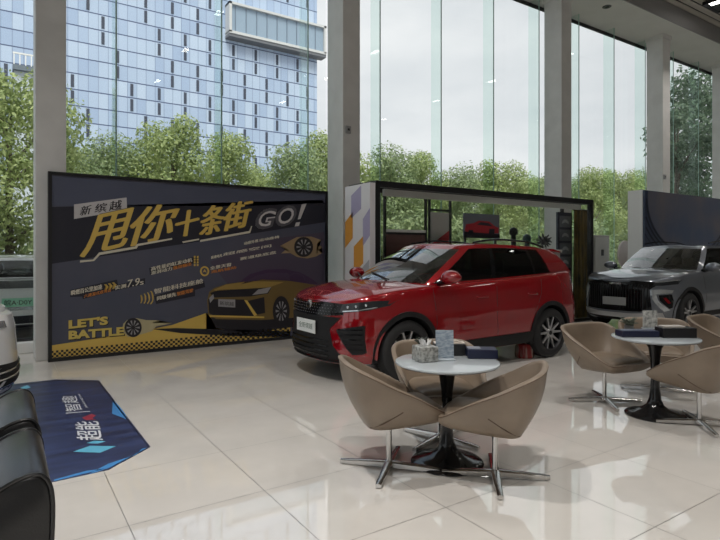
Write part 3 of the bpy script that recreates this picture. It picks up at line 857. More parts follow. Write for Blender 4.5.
# ---- silver-grey SUV, cropped by the right edge
P_GREY = dict(xf=2.24, xr=-2.25, w=.93, axles=(1.36, -1.36), tyre=.37, arch=.415, cowl=.95, cabx=(.72, -2.05), crease=True,
    ztop=[(-2.3, 1.20), (-1.9, 1.22), (-1.2, 1.18), (-.3, 1.14), (.5, 1.12), (1.0, 1.10), (1.4, 1.08), (1.8, 1.04), (2.1, .995), (2.24, .97)],
    crown=[(-2.2, .0), (-2.0, .01), (.6, .01), (1.0, .055), (1.5, .06), (1.9, .045), (2.15, .02), (2.24, 0)],
    zb=[(-2.3, .36), (-1.8, .27), (1.8, .24), (2.3, .22)],
    front=[(.2, .10), (.28, .02), (.4, .0), (.6, .01), (.8, .02), (.92, .04), (1.0, .08), (1.1, .1)],
    rear=[(.3, .08), (.4, .02), (.6, .0), (.8, .03), (1.2, .10)],
    cab=dict(wind=((1.06, .82, .75), (.34, .22, .58)), lines=[((.74, .80), (.10, .615)), ((-.20, .82), (-.28, .64)), ((-.29, .82), (-.36, .64)), ((-1.16, .81), (-1.12, .63)), ((-1.22, .80), (-1.18, .625)), ((-1.75, .77), (-1.55, .60)), ((-2.1, .69), (-1.95, .56))],
        kinds='pgbgbgp', rear=((-2.2, -2.1, .69), (-2.05, -1.97, .56)), roof=[(-2.1, 1.54), (-1.8, 1.58), (-1.3, 1.62), (-.5, 1.635), (0, 1.63), (.2, 1.61), (.36, 1.585)], crown=.03),
    mir=(.72, 1.19, 1.01), rails=(M_blackgloss, .05, -1.75, .63, .58, .03))
GREY = paint('grey_paint', sr(116, 120, 128), .6, .3)
grey = make_suv('suv_car', 'silver grey SUV with a blank plate in front of the blue night backdrop', 'car', (11.63, CARY + .05, 0), PI, P_GREY, GREY, 1)
def grey_front(c):
    R = c.root
    b = BM(); c.strip(b, [(-.62, .42), (-.3, .40), (.3, .40), (.62, .42)], [(-.58, .80), (-.3, .80), (.3, .80), (.58, .80)], 'f', .007, 5, 5, 0, .03)
    c.strip(b, [(-.58, .80), (-.3, .80), (.3, .80), (.58, .80)], [(-.72, .93), (-.3, .955), (.3, .955), (.72, .93)], 'f', .007, 3, 5, 0, .03); g = obj('grille', b, M_blackgloss, R, 40)
    b = BM()
    for k in range(-11, 12): c.strip(b, [(k * .05, .46), (k * .05, .88)], [(k * .05 + .012, .46), (k * .05 + .012, .88)], 'f', .014, 1, 8, 0, .01)
    obj('grille_bar', b, M_clad, g, 40)
    p = c.proj(0, .89, 'f', .012); b = BM(); bx(b, p.x - .01, p.x + .008, -.11, .11, p.z - .016, p.z + .016, 0, .006); obj('badge', b, M_chrome, g, 40)
    b = BM(); X = c.proj(0, .57, 'f', 0).x + .014; bx(b, X, X + .008, -.225, .225, .50, .645); bx(b, X - .05, X, -.2, .2, .52, .63, 1); obj('number_plate', b, [mat('blank_plate', sr(150, 152, 152), .5), M_black], R)['label'] = 'blank grey number plate'
    b = BM(); c.strip(b, [(-.76, .30), (-.3, .28), (.3, .28), (.76, .30)], [(-.74, .40), (-.3, .365), (.3, .365), (.74, .40)], 'f', .014, 3, 6, 0, .04); obj('skid_plate', b, mat('skid_silver', (.5, .5, .51), .3, .7), R, 40)
    b = BM(); c.strip(b, [(-.78, .225), (0, .225), (.78, .225)], [(-.78, .30), (0, .28), (.78, .30)], 'f', .008, 2, 8, 0, .04); obj('front_lip', b, M_clad, R, 40)
    for sg in (1, -1):
        b = BM(); c.strip(b, [(.60 * sg, .865), (.74 * sg, .875), (.87 * sg, .90)], [(.66 * sg, .94), (.78 * sg, .96), (.885 * sg, .985)], 'f', .008, 3, 6, 0, .02); hl = obj('head_lamp', b, M_lampglass, R, 40)
        b = BM(); c.strip(b, [(.64 * sg, .925), (.78 * sg, .945), (.88 * sg, .97)], [(.64 * sg, .94), (.78 * sg, .958), (.88 * sg, .982)], 'f', .012, 1, 6, 0, .006); obj('lamp_lens', b, M_led, hl, 40)
        # boomerang-shaped bright frame round the dark red fog pocket
        b = BM(); c.strip(b, [(.60 * sg, .80), (.72 * sg, .81), (.84 * sg, .80)], [(.60 * sg, .70), (.72 * sg, .735), (.83 * sg, .74)], 'f', .014, 2, 5, 0, .03)
        c.strip(b, [(.60 * sg, .80), (.63 * sg, .62), (.76 * sg, .42)], [(.67 * sg, .74), (.70 * sg, .61), (.82 * sg, .45)], 'f', .014, 2, 6, 0, .03); obj('lamp_frame', b, M_led, R, 40)
        b = BM(); c.strip(b, [(.70 * sg, .71), (.71 * sg, .62), (.81 * sg, .47)], [(.83 * sg, .72), (.845 * sg, .62), (.84 * sg, .49)], 'f', .008, 3, 4, 0, .02); fp = obj('fog_pocket', b, M_blackgloss, R, 40)
        b = BM(); c.strip(b, [(.75 * sg, .66), (.80 * sg, .56)], [(.78 * sg, .67), (.825 * sg, .57)], 'f', .012, 1, 4, 0, .006); obj('fog_reflector', b, M_tail, fp, 40)
        b = BM(); c.strip(b, [(.40 * sg, .98), (.62 * sg, .98), (.86 * sg, 1.0)], [(.40 * sg, 1.07), (.62 * sg, 1.08), (.86 * sg, 1.1)], 'r', .008, 3, 5, 0, .02); obj('tail_lamp', b, M_tail, R, 40)
grey_front(grey)

# ---- white car whose nose shows at the left edge
P_WHITE = dict(P_RED); P_WHITE['mir'] = (.70, 1.14, 1.0)
WHITE = paint('white_paint_car', (.72, .72, .72), 0, .3)
wh = make_suv('suv_car', 'white SUV, only its nose showing at the left edge', 'car', (-1.93, 6.15, 0), 0, P_WHITE, WHITE)
def white_front(c):
    R = c.root
    b = BM(); c.strip(b, [(-.78, .23), (0, .23), (.78, .23)], [(-.66, .50), (0, .44), (.66, .50)], 'f', .007, 4, 8, 0, .03); lg = obj('lower_grille', b, M_clad, R, 40)
    b = BM()
    for z in (.29, .36, .42): c.strip(b, [(-.68, z), (0, z), (.68, z)], [(-.68, z + .014), (0, z + .014), (.68, z + .014)], 'f', .014, 1, 8, 0, .012)
    obj('grille_bar', b, M_chrome, lg, 40)
    for sg in (1, -1):
        b = BM(); c.strip(b, [(.50 * sg, .80), (.62 * sg, .81), (.74 * sg, .84)], [(.50 * sg, .86), (.62 * sg, .87), (.74 * sg, .89)], 'f', .008, 3, 5, 0, .02); obj('head_lamp', b, M_led, R, 40)
        b = BM(); c.strip(b, [(.40 * sg, .93), (.84 * sg, .96)], [(.40 * sg, 1.03), (.84 * sg, 1.08)], 'r', .008, 3, 8, 0, .02); obj('tail_lamp', b, M_tail, R, 40)
white_front(wh)
# ---- white car parked in the street, seen from behind
P_OUT = dict(P_RED); P_OUT['crease'] = False
P_OUT['rails'] = (M_chrome, .0, -1.5, .60, .56, .0)
ow = make_suv('parked_car', 'white car with a green plate parked outside behind the first window', 'car', (.24, 11.15 + 2.20, -.15), PI / 2, P_OUT, WHITE, 1)
def out_rear(c):
    R = c.root
    b = BM(); c.strip(b, [(-.74, .98), (0, .98), (.74, .98)], [(-.72, 1.15), (0, 1.15), (.72, 1.15)], 'r', .008, 3, 8, 0, .02); obj('tailgate_band', b, mat('grey_glass', (.10, .105, .11), .15), R, 40)
    b = BM(); X = c.proj(0, .74, 'r', 0).x - .02; bx(b, X - .008, X, -.26, .26, .665, .815); t = obj('number_plate', b, mat('plate_mint', sr(150, 214, 182), .5), R)
    b = BM(); text_bm(b, '皖A·D0Y1', (X - .0095, .22, .69), (X - .0095, -.22, .69), (X - .0095, .22, .79), .01); obj('plate_lettering', b, M_ink, t, fixn=False)
    b = BM(); c.strip(b, [(-.70, .60), (0, .60), (.70, .60)], [(-.70, .66), (0, .66), (.70, .66)], 'r', .01, 2, 8, 0, .03); obj('chrome_strip', b, M_led, R, 40)
    b = BM(); c.strip(b, [(-.74, .36), (0, .36), (.74, .36)], [(-.72, .52), (0, .50), (.72, .52)], 'r', .01, 3, 8, 0, .03); obj('rear_bumper', b, M_clad, R, 40)
    for sg in (1, -1):
        b = BM(); c.strip(b, [(.50 * sg, .86), (.84 * sg, .88)], [(.50 * sg, .97), (.84 * sg, 1.0)], 'r', .01, 3, 8, 0, .02); obj('tail_lamp', b, M_tail, R, 40)
    b = BM(); c.strip(b, [(-.60, .235), (0, .235), (.60, .235)], [(-.60, .5), (0, .5), (.60, .5)], 'f', .007, 3, 8, 0, .03); obj('lower_grille', b, M_clad, R, 40)
out_rear(ow)
# ------------------------------------------------------------------ billboard
M_navy = noise_col(mat('board_navy', sr(76, 78, 94), .45), sr(70, 74, 90), sr(84, 83, 96), .8)
M_navyd = mat('board_black', sr(32, 32, 44), .45)
M_gold = mat('board_gold', sr(206, 174, 86), .45)
M_goldd = mat('board_dark_gold', sr(112, 92, 52), .45)
M_pale = mat('board_pale', sr(205, 198, 180), .5)
M_grey = mat('board_grey', sr(150, 148, 150), .5)
M_orange = mat('board_orange', sr(196, 120, 48), .5)
M_purple = mat('board_purple', sr(66, 46, 74), .45)
M_boardink = mat('board_ink', sr(30, 28, 34), .5)
BYD = 8.28
bl_ = at(48, 362.5, BYD)[0]; br_ = at(327.5, 300, BYD)[0]; bt_ = 2.535
bb = thing('billboard', 'large navy and gold advertising billboard standing before the windows', 'billboard', (.5 * (bl_ + br_), BYD, 0))
bo = Vector(bb.location)
def BP(px, py, lay):      # pixel on the board -> board-local point, lay millimetres proud
    X, z = at(px, py, BYD); return Vector((X - bo.x, -.002 - .0012 * lay, z))
hw_ = .5 * (br_ - bl_)
b = BM(); bx(b, -hw_ + .03, hw_ - .03, 0, .06, .05, bt_ - .04); obj('panel', b, M_navy, bb)
b = BM(); bx(b, -hw_, -hw_ + .045, -.02, .09, 0, bt_); bx(b, hw_ - .045, hw_, -.02, .09, 0, bt_); bx(b, -hw_ + .045, hw_ - .045, -.02, .09, bt_ - .045, bt_); bx(b, -hw_ + .045, hw_ - .045, -.02, .09, .0, .05)
obj('frame', b, M_black, bb)
for x in (-1.4, 1.4):
    b = BM(); bx(b, x - .03, x + .03, .091, .13, 0, 2.2); bx(b, x - .03, x + .03, .091, .55, 0, .03); obj('support', b, M_blackmet, bb) if x > 0 else b.free()
def bpoly(name, pts, lay, m, parent=bb):
    b = BM(); A = [b.verts.new(BP(x, y, lay)) for x, y in pts]
    f = b.faces.new(A); bmesh.ops.triangulate(b, faces=[f]); return obj(name, b, m, parent)
def bmulti(name, polys, lay, m, parent=bb, whole=False):
    if not whole and 1 < len(polys) <= 6:
        for q in polys: o = bmulti(name, [q], lay, m, parent)
        return o
    b = BM()
    for pts in polys:
        f = b.faces.new([b.verts.new(BP(x, y, lay)) for x, y in pts]); bmesh.ops.triangulate(b, faces=[f])
    return obj(name, b, m, parent)
def btext(name, items, lay, m, bold=0.0, parent=bb, dx=0, dy=0, st=((0, 0),)):
    for s_, a, c_, d_ in items:
        b = BM()
        for i, (sx, sy) in enumerate(st):
            sx += dx; sy += dy
            text_bm(b, s_, BP(a[0] + sx, a[1] + sy, lay + .05 * i), BP(c_[0] + sx, c_[1] + sy, lay + .05 * i), BP(d_[0] + sx, d_[1] + sy, lay + .05 * i), bold)
        o = obj(name, b, m, parent, fixn=False)
    return o
def circ(cx, cy, rx, ry, n=24, a0=0, a1=2 * PI): return [(cx + rx * math.cos(a0 + (a1 - a0) * i / n), cy + ry * math.sin(a0 + (a1 - a0) * i / n)) for i in range(n if abs(a1 - a0) > 6.2 else n + 1)]
def ringp(cx, cy, rx, ry, w, a0, a1, n=14): return circ(cx, cy, rx, ry, n, a0, a1) + circ(cx, cy, rx - w, ry - w, n, a1, a0)
bmulti('dark_band', [[(50.5, 207), (322, 200), (325.5, 204), (325.5, 222), (262, 232), (50.5, 264)]], 1, M_navyd)
bmulti('top_band', [[(51, 176), (325, 195.5), (325, 203), (250, 206), (51, 206)]], 1, mat('board_slate', sr(76, 80, 98), .45))
bmulti('purple_glow', [[(210, 262), (262, 240), (324, 232), (324, 300), (240, 300)]], 1, mat('board_plum', sr(76, 68, 84), .45))
bmulti('name_tag', [[(74, 204.5), (126.5, 197.5), (127, 210), (74, 219)]], 2, mat('tag_grey', sr(186, 182, 182), .5))
btext('name_lettering', [('新', (79.5, 216), (90, 214), (81.5, 206.5)), ('缤', (94.5, 213), (106, 211.5), (96, 204)), ('越', (109, 211), (121, 209), (110, 201.5))], 3, M_boardink, 0, st=((-.25, 0), (0, 0), (.25, 0)))
HEAD = [('甩', (80, 258), (124, 247), (94, 216)), ('你', (124, 248), (170, 238), (136, 209)), ('十', (174, 239), (196, 233), (178, 213)), ('条', (198, 236.5), (220.5, 232), (204.5, 207)), ('街', (221, 232), (246.5, 226.5), (227.5, 204))]
btext('headline_shadow', HEAD, 2, M_navyd, 0, st=((-.9, 0), (.9, .3), (0, .9), (0, -.9), (1.4, 1.2)))
btext('headline', HEAD, 4, M_gold, 0, st=((-1.2, .1), (-.6, -.3), (0, .3), (.6, -.3), (1.2, .1)))
btext('headline_underline', [], 4, M_gold) if False else bmulti('headline_underline', [[(80, 260.5), (93, 259.5), (99, 252.5), (135, 246.5), (137, 244), (172, 238), (172, 239.6), (138, 246), (136.5, 248.5), (99.8, 255), (94, 261), (80, 262.5)], [(182, 241.5), (199, 238.5), (199, 240), (183, 243)], [(200, 240), (249, 231), (251, 226), (252, 226), (250, 233), (200, 242)]], 5, M_pale)
GO = [('G', (252.5, 230.5), (272, 228), (258.5, 209.5)), ('O', (273, 228), (294, 225), (278, 206.5))]
EX = [[(297.5, 219.5), (300.3, 219), (306.5, 203.5), (301.5, 204.5)], [(294.5, 226.5), (298.8, 226), (300, 222), (295.8, 222.6)]]
btext('cheer_shadow', GO, 2, M_boardink, .05, dx=.6, dy=.8); btext('cheer_lettering', GO, 3, mat('cheer_white', sr(200, 196, 194), .5), .05); btext('cheer_inline', GO, 4, mat('board_ash', sr(84, 82, 88), .5), .0)
bmulti('cheer_mark', EX, 3, MATS['cheer_white'])
# slogan lines
bmulti('line_backing', [[(70, 290), (117, 279.5), (118, 285), (113, 291), (83, 299), (82, 296.5), (70, 297)], [(114, 286), (145, 278), (145, 284), (114, 291)], [(149, 268), (197, 256), (199, 262), (150, 275)], [(154, 296), (204, 281), (205, 287), (195, 290), (195, 296), (156, 304)]], 2, M_navyd)
btext('slogan_small', [('瞬燃百公里加速', (71, 295.5), (102, 289), (71, 290.5)), ('实测', (115, 290), (126, 287.5), (115, 286)), ('7.9', (127, 287.5), (139, 285), (128, 280)), ('s', (140, 285), (143.5, 284.3), (140, 281.5)),
    ('高性能四缸发动机', (151, 271), (192, 261.5), (151, 267)), ('澎湃动力', (151, 275), (172, 270), (151, 271.5)), ('智能科技座舱', (154, 294), (203, 283), (154, 289)), ('同级领先', (157, 300.5), (176, 296), (157, 296.5)),
    ('动感外观', (244, 245), (258, 242), (244, 242)), ('运动座椅', (259, 241.7), (279, 238), (259, 239)), ('疾速电光', (211, 259), (222, 256.7), (211, 256)), ('超感空间', (223, 256), (271, 247), (223, 253)), ('赛道级底盘', (240, 260.5), (276, 253.5), (240, 257.5)), ('全景天窗', (210, 270), (231, 266), (210, 266.5))], 3, M_pale, 0, st=((-.2, 0), (0, .1), (.2, 0)))
btext('slogan_gold', [('六速湿式双离合', (84, 298), (111, 291.5), (84, 294.5)), ('强劲输出', (173, 270), (191, 265.5), (173, 266.5)), ('智能驾驶', (177, 296), (193, 292), (177, 292)), ('巡航辅助', (211, 273.5), (236, 268.7), (211, 270.5))], 3, M_orange, 0, st=((-.15, 0), (.15, 0)))
ch = []
for k in range(3):
    x, y = 104 + k * 4, 288 - k * .9; ch.append([(x, y - 3.5), (x + 2, y - 4), (x + 4.6, y - 1.2), (x + 2, y + 2.5), (x, y + 3), (x + 2.4, y - .7)])
for x in (194.5, 197.5):
    for k in range(4): ch.append([(x - .8, 256 + k * 2.7), (x + .9, 255.8 + k * 2.7), (x + .9, 257.8 + k * 2.7), (x - .8, 258 + k * 2.7)])
for k in range(4): ch.append(ringp(139.5 + k * 3, 299 - k * .5, 3 + k * .7, 5 + k * .9, 1.1, -1.1, 1.15, 8))
ch.append(ringp(204.5, 271.2, 4.6, 5, 1.6, 0, PI)); ch.append(ringp(204.5, 271.2, 4.6, 5, 1.6, PI, 2 * PI)); ch.append([(202.5, 272.5), (204.5, 269), (206.5, 272.5), (204.5, 271.6)])
for q in ch: bmulti('gold_mark', [q], 3, M_gold)
# winged wheel emblem on the upper right
bmulti('emblem_wing', [[(280, 246), (291, 240), (297, 237), (311, 236.5), (321, 240), (317, 243.5), (322, 247), (318, 250), (322, 253), (316, 256.5), (307, 258.5), (297, 257), (290, 253), (281, 253.5), (287, 248.5)]], 2, mat('board_sand', sr(150, 128, 96), .5))
bmulti('emblem_wheel', [circ(303.5, 247, 9.5, 10)], 3, M_boardink)
bmulti('emblem_spokes', [[(303.5 + 2 * math.cos(a), 247 + 2 * math.sin(a)), (303.5 + 7.2 * math.cos(a - .13), 247 + 7.6 * math.sin(a - .13)), (303.5 + 7.2 * math.cos(a + .13), 247 + 7.6 * math.sin(a + .13))] for a in [k * PI / 5 for k in range(10)]], 4, M_grey)
# yellow road, checkered strip, motto and flaming wheel
bmulti('yellow_road', [[(50.5, 345.5), (80, 341), (130, 334), (172, 325), (206, 313), (206, 330), (290, 322), (290, 333), (200, 340), (50.5, 357)]], 2, M_gold)
bmulti('road_shadow', [[(152, 329), (176, 328), (290, 331), (290, 337), (230, 336), (180, 333)]], 3, M_boardink)
bmulti('checker_base', [[(50.5, 351), (290, 327), (290, 337.5), (50.5, 362)]], 3, M_gold)
ck = []
NC = 96
for i in range(NC):
    for r in range(5):
        if (i + r) % 2 == 0:
            x0 = 51 + i * 2.48; x1 = x0 + 2.48
            yt = lambda x, q: (351 - (x - 50.5) * .1002) + q * ((362 - (x - 50.5) * .1023) - (351 - (x - 50.5) * .1002))
            ck.append([(x0, yt(x0, r / 5)), (x1, yt(x1, r / 5)), (x1, yt(x1, (r + 1) / 5)), (x0, yt(x0, (r + 1) / 5))])
bmulti('checker_squares', ck, 4, M_boardink)
MOT = [("LET'S", (68.5, 329), (108, 324.5), (68.5, 320)), ('BATTLE', (68.5, 339.5), (124, 335), (68.5, 330.8))]
btext('motto_shadow', MOT, 4, M_boardink, .05, dx=.9, dy=.8); btext('motto', MOT, 5, mat('board_yellow', sr(206, 184, 96), .5), .05)
bmulti('flame', [[(127, 320), (136, 318), (146, 320), (160, 320.5), (150, 323), (172, 323), (156, 326.5), (152, 331), (142, 334), (128, 337), (122, 331), (123, 324)]], 4, mat('board_flame', sr(176, 166, 130), .5))
bmulti('flame_wheel', [circ(133, 327.5, 8.6, 9.6)], 5, M_boardink)
bmulti('flame_spokes', [[(133 + 1.5 * math.cos(a), 327.5 + 1.5 * math.sin(a)), (133 + 6.6 * math.cos(a - .14), 327.5 + 7.3 * math.sin(a - .14)), (133 + 6.6 * math.cos(a + .14), 327.5 + 7.3 * math.sin(a + .14))] for a in [k * PI / 5 for k in range(10)]], 6, M_grey)
# printed yellow car
bmulti('printed_shadow', [[(208, 312), (240, 318), (296, 318), (300, 326), (250, 333), (216, 328)]], 3, M_boardink)
bmulti('printed_roof', [[(238, 283), (250, 274), (266, 269.5), (285, 269), (300, 272.5), (312, 279), (318, 284), (290, 289), (240, 285)]], 3, M_purple)
bmulti('printed_body', [[(209, 292), (214, 288), (226, 284), (252, 280.5), (262, 279), (290, 281), (316, 285), (316, 316), (262, 320), (216, 319), (208, 314), (207, 300)]], 4, M_goldd)
bmulti('printed_hood', [[(213, 290), (226, 284.5), (252, 281), (284, 282), (270, 287), (216, 291)]], 5, mat('board_bronze', sr(152, 126, 66), .45))
bmulti('printed_face', [[(210, 293), (218, 290), (262, 288), (271, 288), (268, 293.5), (250, 296.5), (214, 297.5)], [(208, 299), (244, 299.5), (254, 316), (216, 317), (209, 313)], [(247, 301), (264, 297), (265, 313), (256, 314.5)]], 5, M_boardink)
bmulti('printed_lamp', [[(258, 289.5), (271, 287), (267, 293), (252, 295)], [(209, 298), (213, 294), (214, 298), (210, 303)]], 6, M_grey)
bmulti('printed_trim', [[(209, 315), (264, 316.5), (264, 318), (210, 317)], [(244, 300), (247, 300.5), (257, 315), (254, 316)]], 6, M_gold)
bmulti('printed_wheel', [circ(281, 311, 8.5, 15)], 5, M_boardink)
bmulti('printed_rim', [[(281 + 1.5 * math.cos(a), 311 + 2 * math.sin(a)), (281 + 5.6 * math.cos(a - .14), 311 + 10 * math.sin(a - .14)), (281 + 5.6 * math.cos(a + .14), 311 + 10 * math.sin(a + .14))] for a in [k * PI / 5 for k in range(10)]], 6, M_grey)
bmulti('printed_window', [ringp(296, 280, 9, 7, .8, PI, 2 * PI), [(240, 284.5), (256, 275.5), (268, 272.5), (288, 273), (290, 280.5), (262, 279.5)]], 5, mat('board_violet', sr(72, 58, 80), .3))
bmulti('printed_plate', [[(218, 299), (235, 299.5), (235, 307.5), (218, 306.5)]], 7, M_grey)
btext('printed_plate_lettering', [('新缤越', (219.5, 305), (233.5, 306), (219.5, 301))], 8, M_boardink)

# ------------------------------------------------------------------ glass display booth behind the red car
BO = 7.0; X0, _ = at(375.5, 200, BO); X1, _ = at(593.5, 220, BO); ZB = 2.60; BD = .80
booth = thing('display_booth', 'black framed glass display booth behind the red car', 'booth', (X0, BO, 0))
w_ = X1 - X0
b = BM()
bx(b, 0, .09, 0, .09, 0, ZB); bx(b, w_ - .09, w_, 0, .09, 0, ZB); bx(b, .09, w_ - .09, 0, .09, ZB - .10, ZB); bx(b, .09, w_ - .09, 0, .09, 0, .06)
bx(b, 0, .06, BD - .06, BD, 0, ZB); bx(b, w_ - .06, w_, BD - .06, BD, 0, ZB); bx(b, .06, w_ - .06, BD - .06, BD, ZB - .09, ZB)
bx(b, 0, .06, .09, BD - .06, ZB - .09, ZB); bx(b, w_ - .06, w_, .09, BD - .06, ZB - .09, ZB)
obj('frame', b, M_black, booth)
b = BM(); bx(b, .25, w_ - .3, .10, .16, ZB - .22, ZB - .11); obj('light_header', b, mat('header_white', (.82, .81, .79), .5), booth)
b = BM(); bx(b, .09, w_ - .09, .03, .04, .06, ZB - .10); obj('front_glass', b, glass('booth_glass', (.93, .94, .93), .55, 1.35), booth)
# things at the back of the booth
BB = BO + BD - .1
def bpt(px, py, Y=BB): X, z = at(px, py, Y); return X - X0, z
b = BM(); xa, za = bpt(385, 232); xb, zb = bpt(426, 233); xc, zc = bpt(450.5, 211)
bx(b, xa - .02, xa + .02, BD - .11, BD - .07, 0, ZB - .1); bx(b, xb - .02, xb + .02, BD - .11, BD - .07, 0, ZB - .1); bx(b, xb + .07, xb + .11, BD - .11, BD - .07, 0, ZB - .1); bx(b, xc - .02, xc + .02, BD - .11, BD - .07, 0, ZB - .1)
bx(b, xa + .02, xb - .02, BD - .11, BD - .07, zb - .04, zb); bx(b, xb + .11, xc - .02, BD - .11, BD - .07, zc - .02, zc + .02)
obj('back_rail', b, M_black, booth)
b = BM(); bx(b, xa + .02, xb - .02, BD - .10, BD - .08, .0, zb - .04); obj('back_panel', b, mat('brown_panel', sr(104, 72, 70), .5), booth)['label'] = 'red-brown lower panel'
b = BM(); bx(b, xa + .02, xb - .02, BD - .12, BD - .06, zb, zb + .05); obj('ledge', b, M_white, booth)
def red_car_art(name, label, px0, px1, py0, py1, bgm, redpoly, dark=()):
    (x0, z1), (x1, z0) = at(px0, py0, BB - .10), at(px1, py1, BB - .10)
    t = thing(name, label, 'poster', (.5 * (x0 + x1), BB - .10, 0))
    cx = .5 * (x0 + x1)
    b = BM(); bx(b, x0 - cx, x1 - cx, 0, .03, z0, z1); obj('panel', b, bgm, t)
    b = BM(); bx(b, x0 - cx + .05, x0 - cx + .09, .0305, .06, 0, z1 - .1); bx(b, x1 - cx - .09, x1 - cx - .05, .0305, .06, 0, z1 - .1); obj('stand', b, M_frame, t)
    def polys(P, y):
        b = BM()
        for pts in P:
            V = []
            for u, v in pts: V.append(b.verts.new((x0 - cx + (x1 - x0) * u, y, z0 + (z1 - z0) * v)))
            f = b.faces.new(V); bmesh.ops.triangulate(b, faces=[f])
        return b
    obj('printed_car', polys(redpoly, -.002), mat('print_red', sr(176, 40, 52), .4), t)
    if dark: obj('printed_shade', polys(dark, -.0035), mat('print_dark', sr(36, 32, 46), .4), t)
red_car_art('poster_board', 'white poster with a cropped red car behind the red car roof', 431.5, 449, 212, 248, mat('poster_white', sr(176, 172, 168), .5), [[(0, .12), (.3, .22), (.5, .22), (.75, .40), (1, .5), (1, 0), (0, 0)]])
red_car_art('poster_board', 'grey poster of a red car beside the yellow-green view in the booth', 464, 499.5, 213, 238.5, mat('poster_grey', sr(112, 116, 128), .4), [[(.02, .30), (.05, .55), (.25, .60), (.4, .72), (.7, .70), (.85, .52), (.97, .45), (.97, .22), (.1, .15)]],
    [[(.35, .55), (.45, .66), (.68, .64), (.8, .5)], [(0, 0), (1, 0), (1, .18), (0, .25)], [(.68, .15), (.84, .15), (.86, .40), (.70, .40)], [(.12, .15), (.25, .15), (.25, .32), (.12, .32)]])
# dark head-shaped busts and a spiky ornament on a white shelf behind the car roof
SHX0, SHX1 = at(503, 240, BO + .42)[0], at(556, 240, BO + .42)[0]; SHZ = 1.52
sh = thing('display_shelf', 'white display shelf inside the booth carrying dark ornaments', 'shelf', (.5 * (SHX0 + SHX1), BO + .42, 0))
b = BM(); hw2 = .5 * (SHX1 - SHX0); bx(b, -hw2, hw2, -.16, .16, SHZ - .06, SHZ, 0, .01); obj('top', b, M_white, sh); b = BM(); bx(b, -hw2 + .04, hw2 - .04, -.13, .13, 0, SHZ - .061); obj('body', b, mat('shelf_side', sr(190, 186, 182), .5), sh)
def bust(px, z1, r, lab, m):
    X = at(px, 240, BO + .42)[0]
    t = thing('display_bust', lab, 'ornament', (X, BO + .42, SHZ))
    h = z1 - SHZ
    b = BM(); lathe(b, [(0, 0), (r * .95, 0), (r * .95, .02), (r * .6, .05), (r * .55, h - r * 1.8), (r * .7, h - r * 1.5), (0, h - r * 1.4)], 20); obj('stem', b, m, t, 40)
    b = BM(); ball(b, (0, 0, h - r * 1.05), r, 1, 1, 1.08, 18); ball(b, (0, -r * .9, h - r * 1.2), r * .25, .6, 1, .8, 10); obj('head', b, m, t, 60)
bust(513.5, 1.97, .088, 'tall black head-shaped bust behind the red car roof, left of the two', M_black)
bust(527, 1.84, .088, 'short dark teal head-shaped bust behind the red car roof, right of the two', mat('bust_teal', (.02, .05, .055), .35))
X = at(544, 240, BO + .42)[0]
t = thing('spiky_ornament', 'dark spiky round ornament next to the two busts', 'ornament', (X, BO + .42, SHZ))
b = BM(); lathe(b, [(0, 0), (.07, 0), (.06, .03), (.02, .06), (.02, .10), (0, .1)], 16); obj('foot', b, M_white, t, 40)
b = BM(); ball(b, (0, 0, .19), .09, 1, 1, 1, 12)
for k in range(26):
    a, e = k * 2.4, math.asin(-.9 + 1.8 * k / 25); d = Vector((math.cos(a) * math.cos(e), math.sin(a) * math.cos(e), math.sin(e)))
    tube(b, [Vector((0, 0, .19)) + d * .07, Vector((0, 0, .19)) + d * .165], [.022, .012], 6)
obj('spikes', b, mat('ornament_grey', (.06, .055, .06), .4), t, 40)
# icon strip and olive drape at the booth's right end
xs0, xs1 = at(558, 240, BO + .52)[0], at(572, 240, BO + .52)[0]
t = thing('icon_panel', 'tall dark panel of grey picture icons at the right end of the booth', 'sign', (.5 * (xs0 + xs1), BO + .52, 0))
hw2 = .5 * (xs1 - xs0); b = BM(); bx(b, -hw2, hw2, 0, .05, 0, 2.35); obj('panel', b, mat('icon_navy', sr(52, 56, 70), .4), t)
for i in range(4):
    z = 1.12 + i * .30
    b = BM(); bx(b, -hw2 + .05, hw2 - .05, -.004, -.001, z, z + .25, 0); o = obj('icon', b, mat('icon_grey', sr(112, 114, 122), .4), t)
    b = BM(); f = b.faces.new([b.verts.new((.5 * hw2 * u, -.006, z + .125 + .07 * v)) for u, v in ((-1, -.7), (-.8, .1), (-.3, .7), (.3, .7), (.9, .1), (1, -.7), (0, -.2))]); bmesh.ops.triangulate(b, faces=[f]); obj('icon_mark', b, mat('icon_pale', sr(176, 178, 182), .4), o)
xd0, xd1 = at(574, 240, BO + .34)[0], at(590, 240, BO + .34)[0]
t = thing('drape', 'dark olive-yellow hanging drape at the right end of the booth', 'curtain', (.5 * (xd0 + xd1), BO + .34, 0))
b = BM(); n = 48; hw2 = .5 * (xd1 - xd0); V = []
for i in range(n + 1):
    u = i / n; x = -hw2 + 2 * hw2 * u; y = .05 * math.sin(u * 34) + .02 * math.sin(u * 11)
    V.append([b.verts.new((x * (1 - .1 * math.sin(PI * z / 2.4)), y * (1.2 - z / 3), z)) for z in (.02, .6, 1.2, 1.8, 2.4)])
for i in range(n):
    for k in range(4): b.faces.new((V[i][k], V[i + 1][k], V[i + 1][k + 1], V[i][k + 1]))
dm = noise_col(mat('drape_olive', sr(92, 78, 34), .7), sr(60, 54, 36), sr(120, 98, 36), 3, stretch=(6, 1, .6))
o = obj('cloth', b, dm, t, 60); md = o.modifiers.new('s', 'SOLIDIFY'); md.thickness = .006
b = BM(); tube(b, [(-hw2 - .05, 0, 2.41), (hw2 + .05, 0, 2.41)], .015, 8); obj('rod', b, M_black, t, 40)
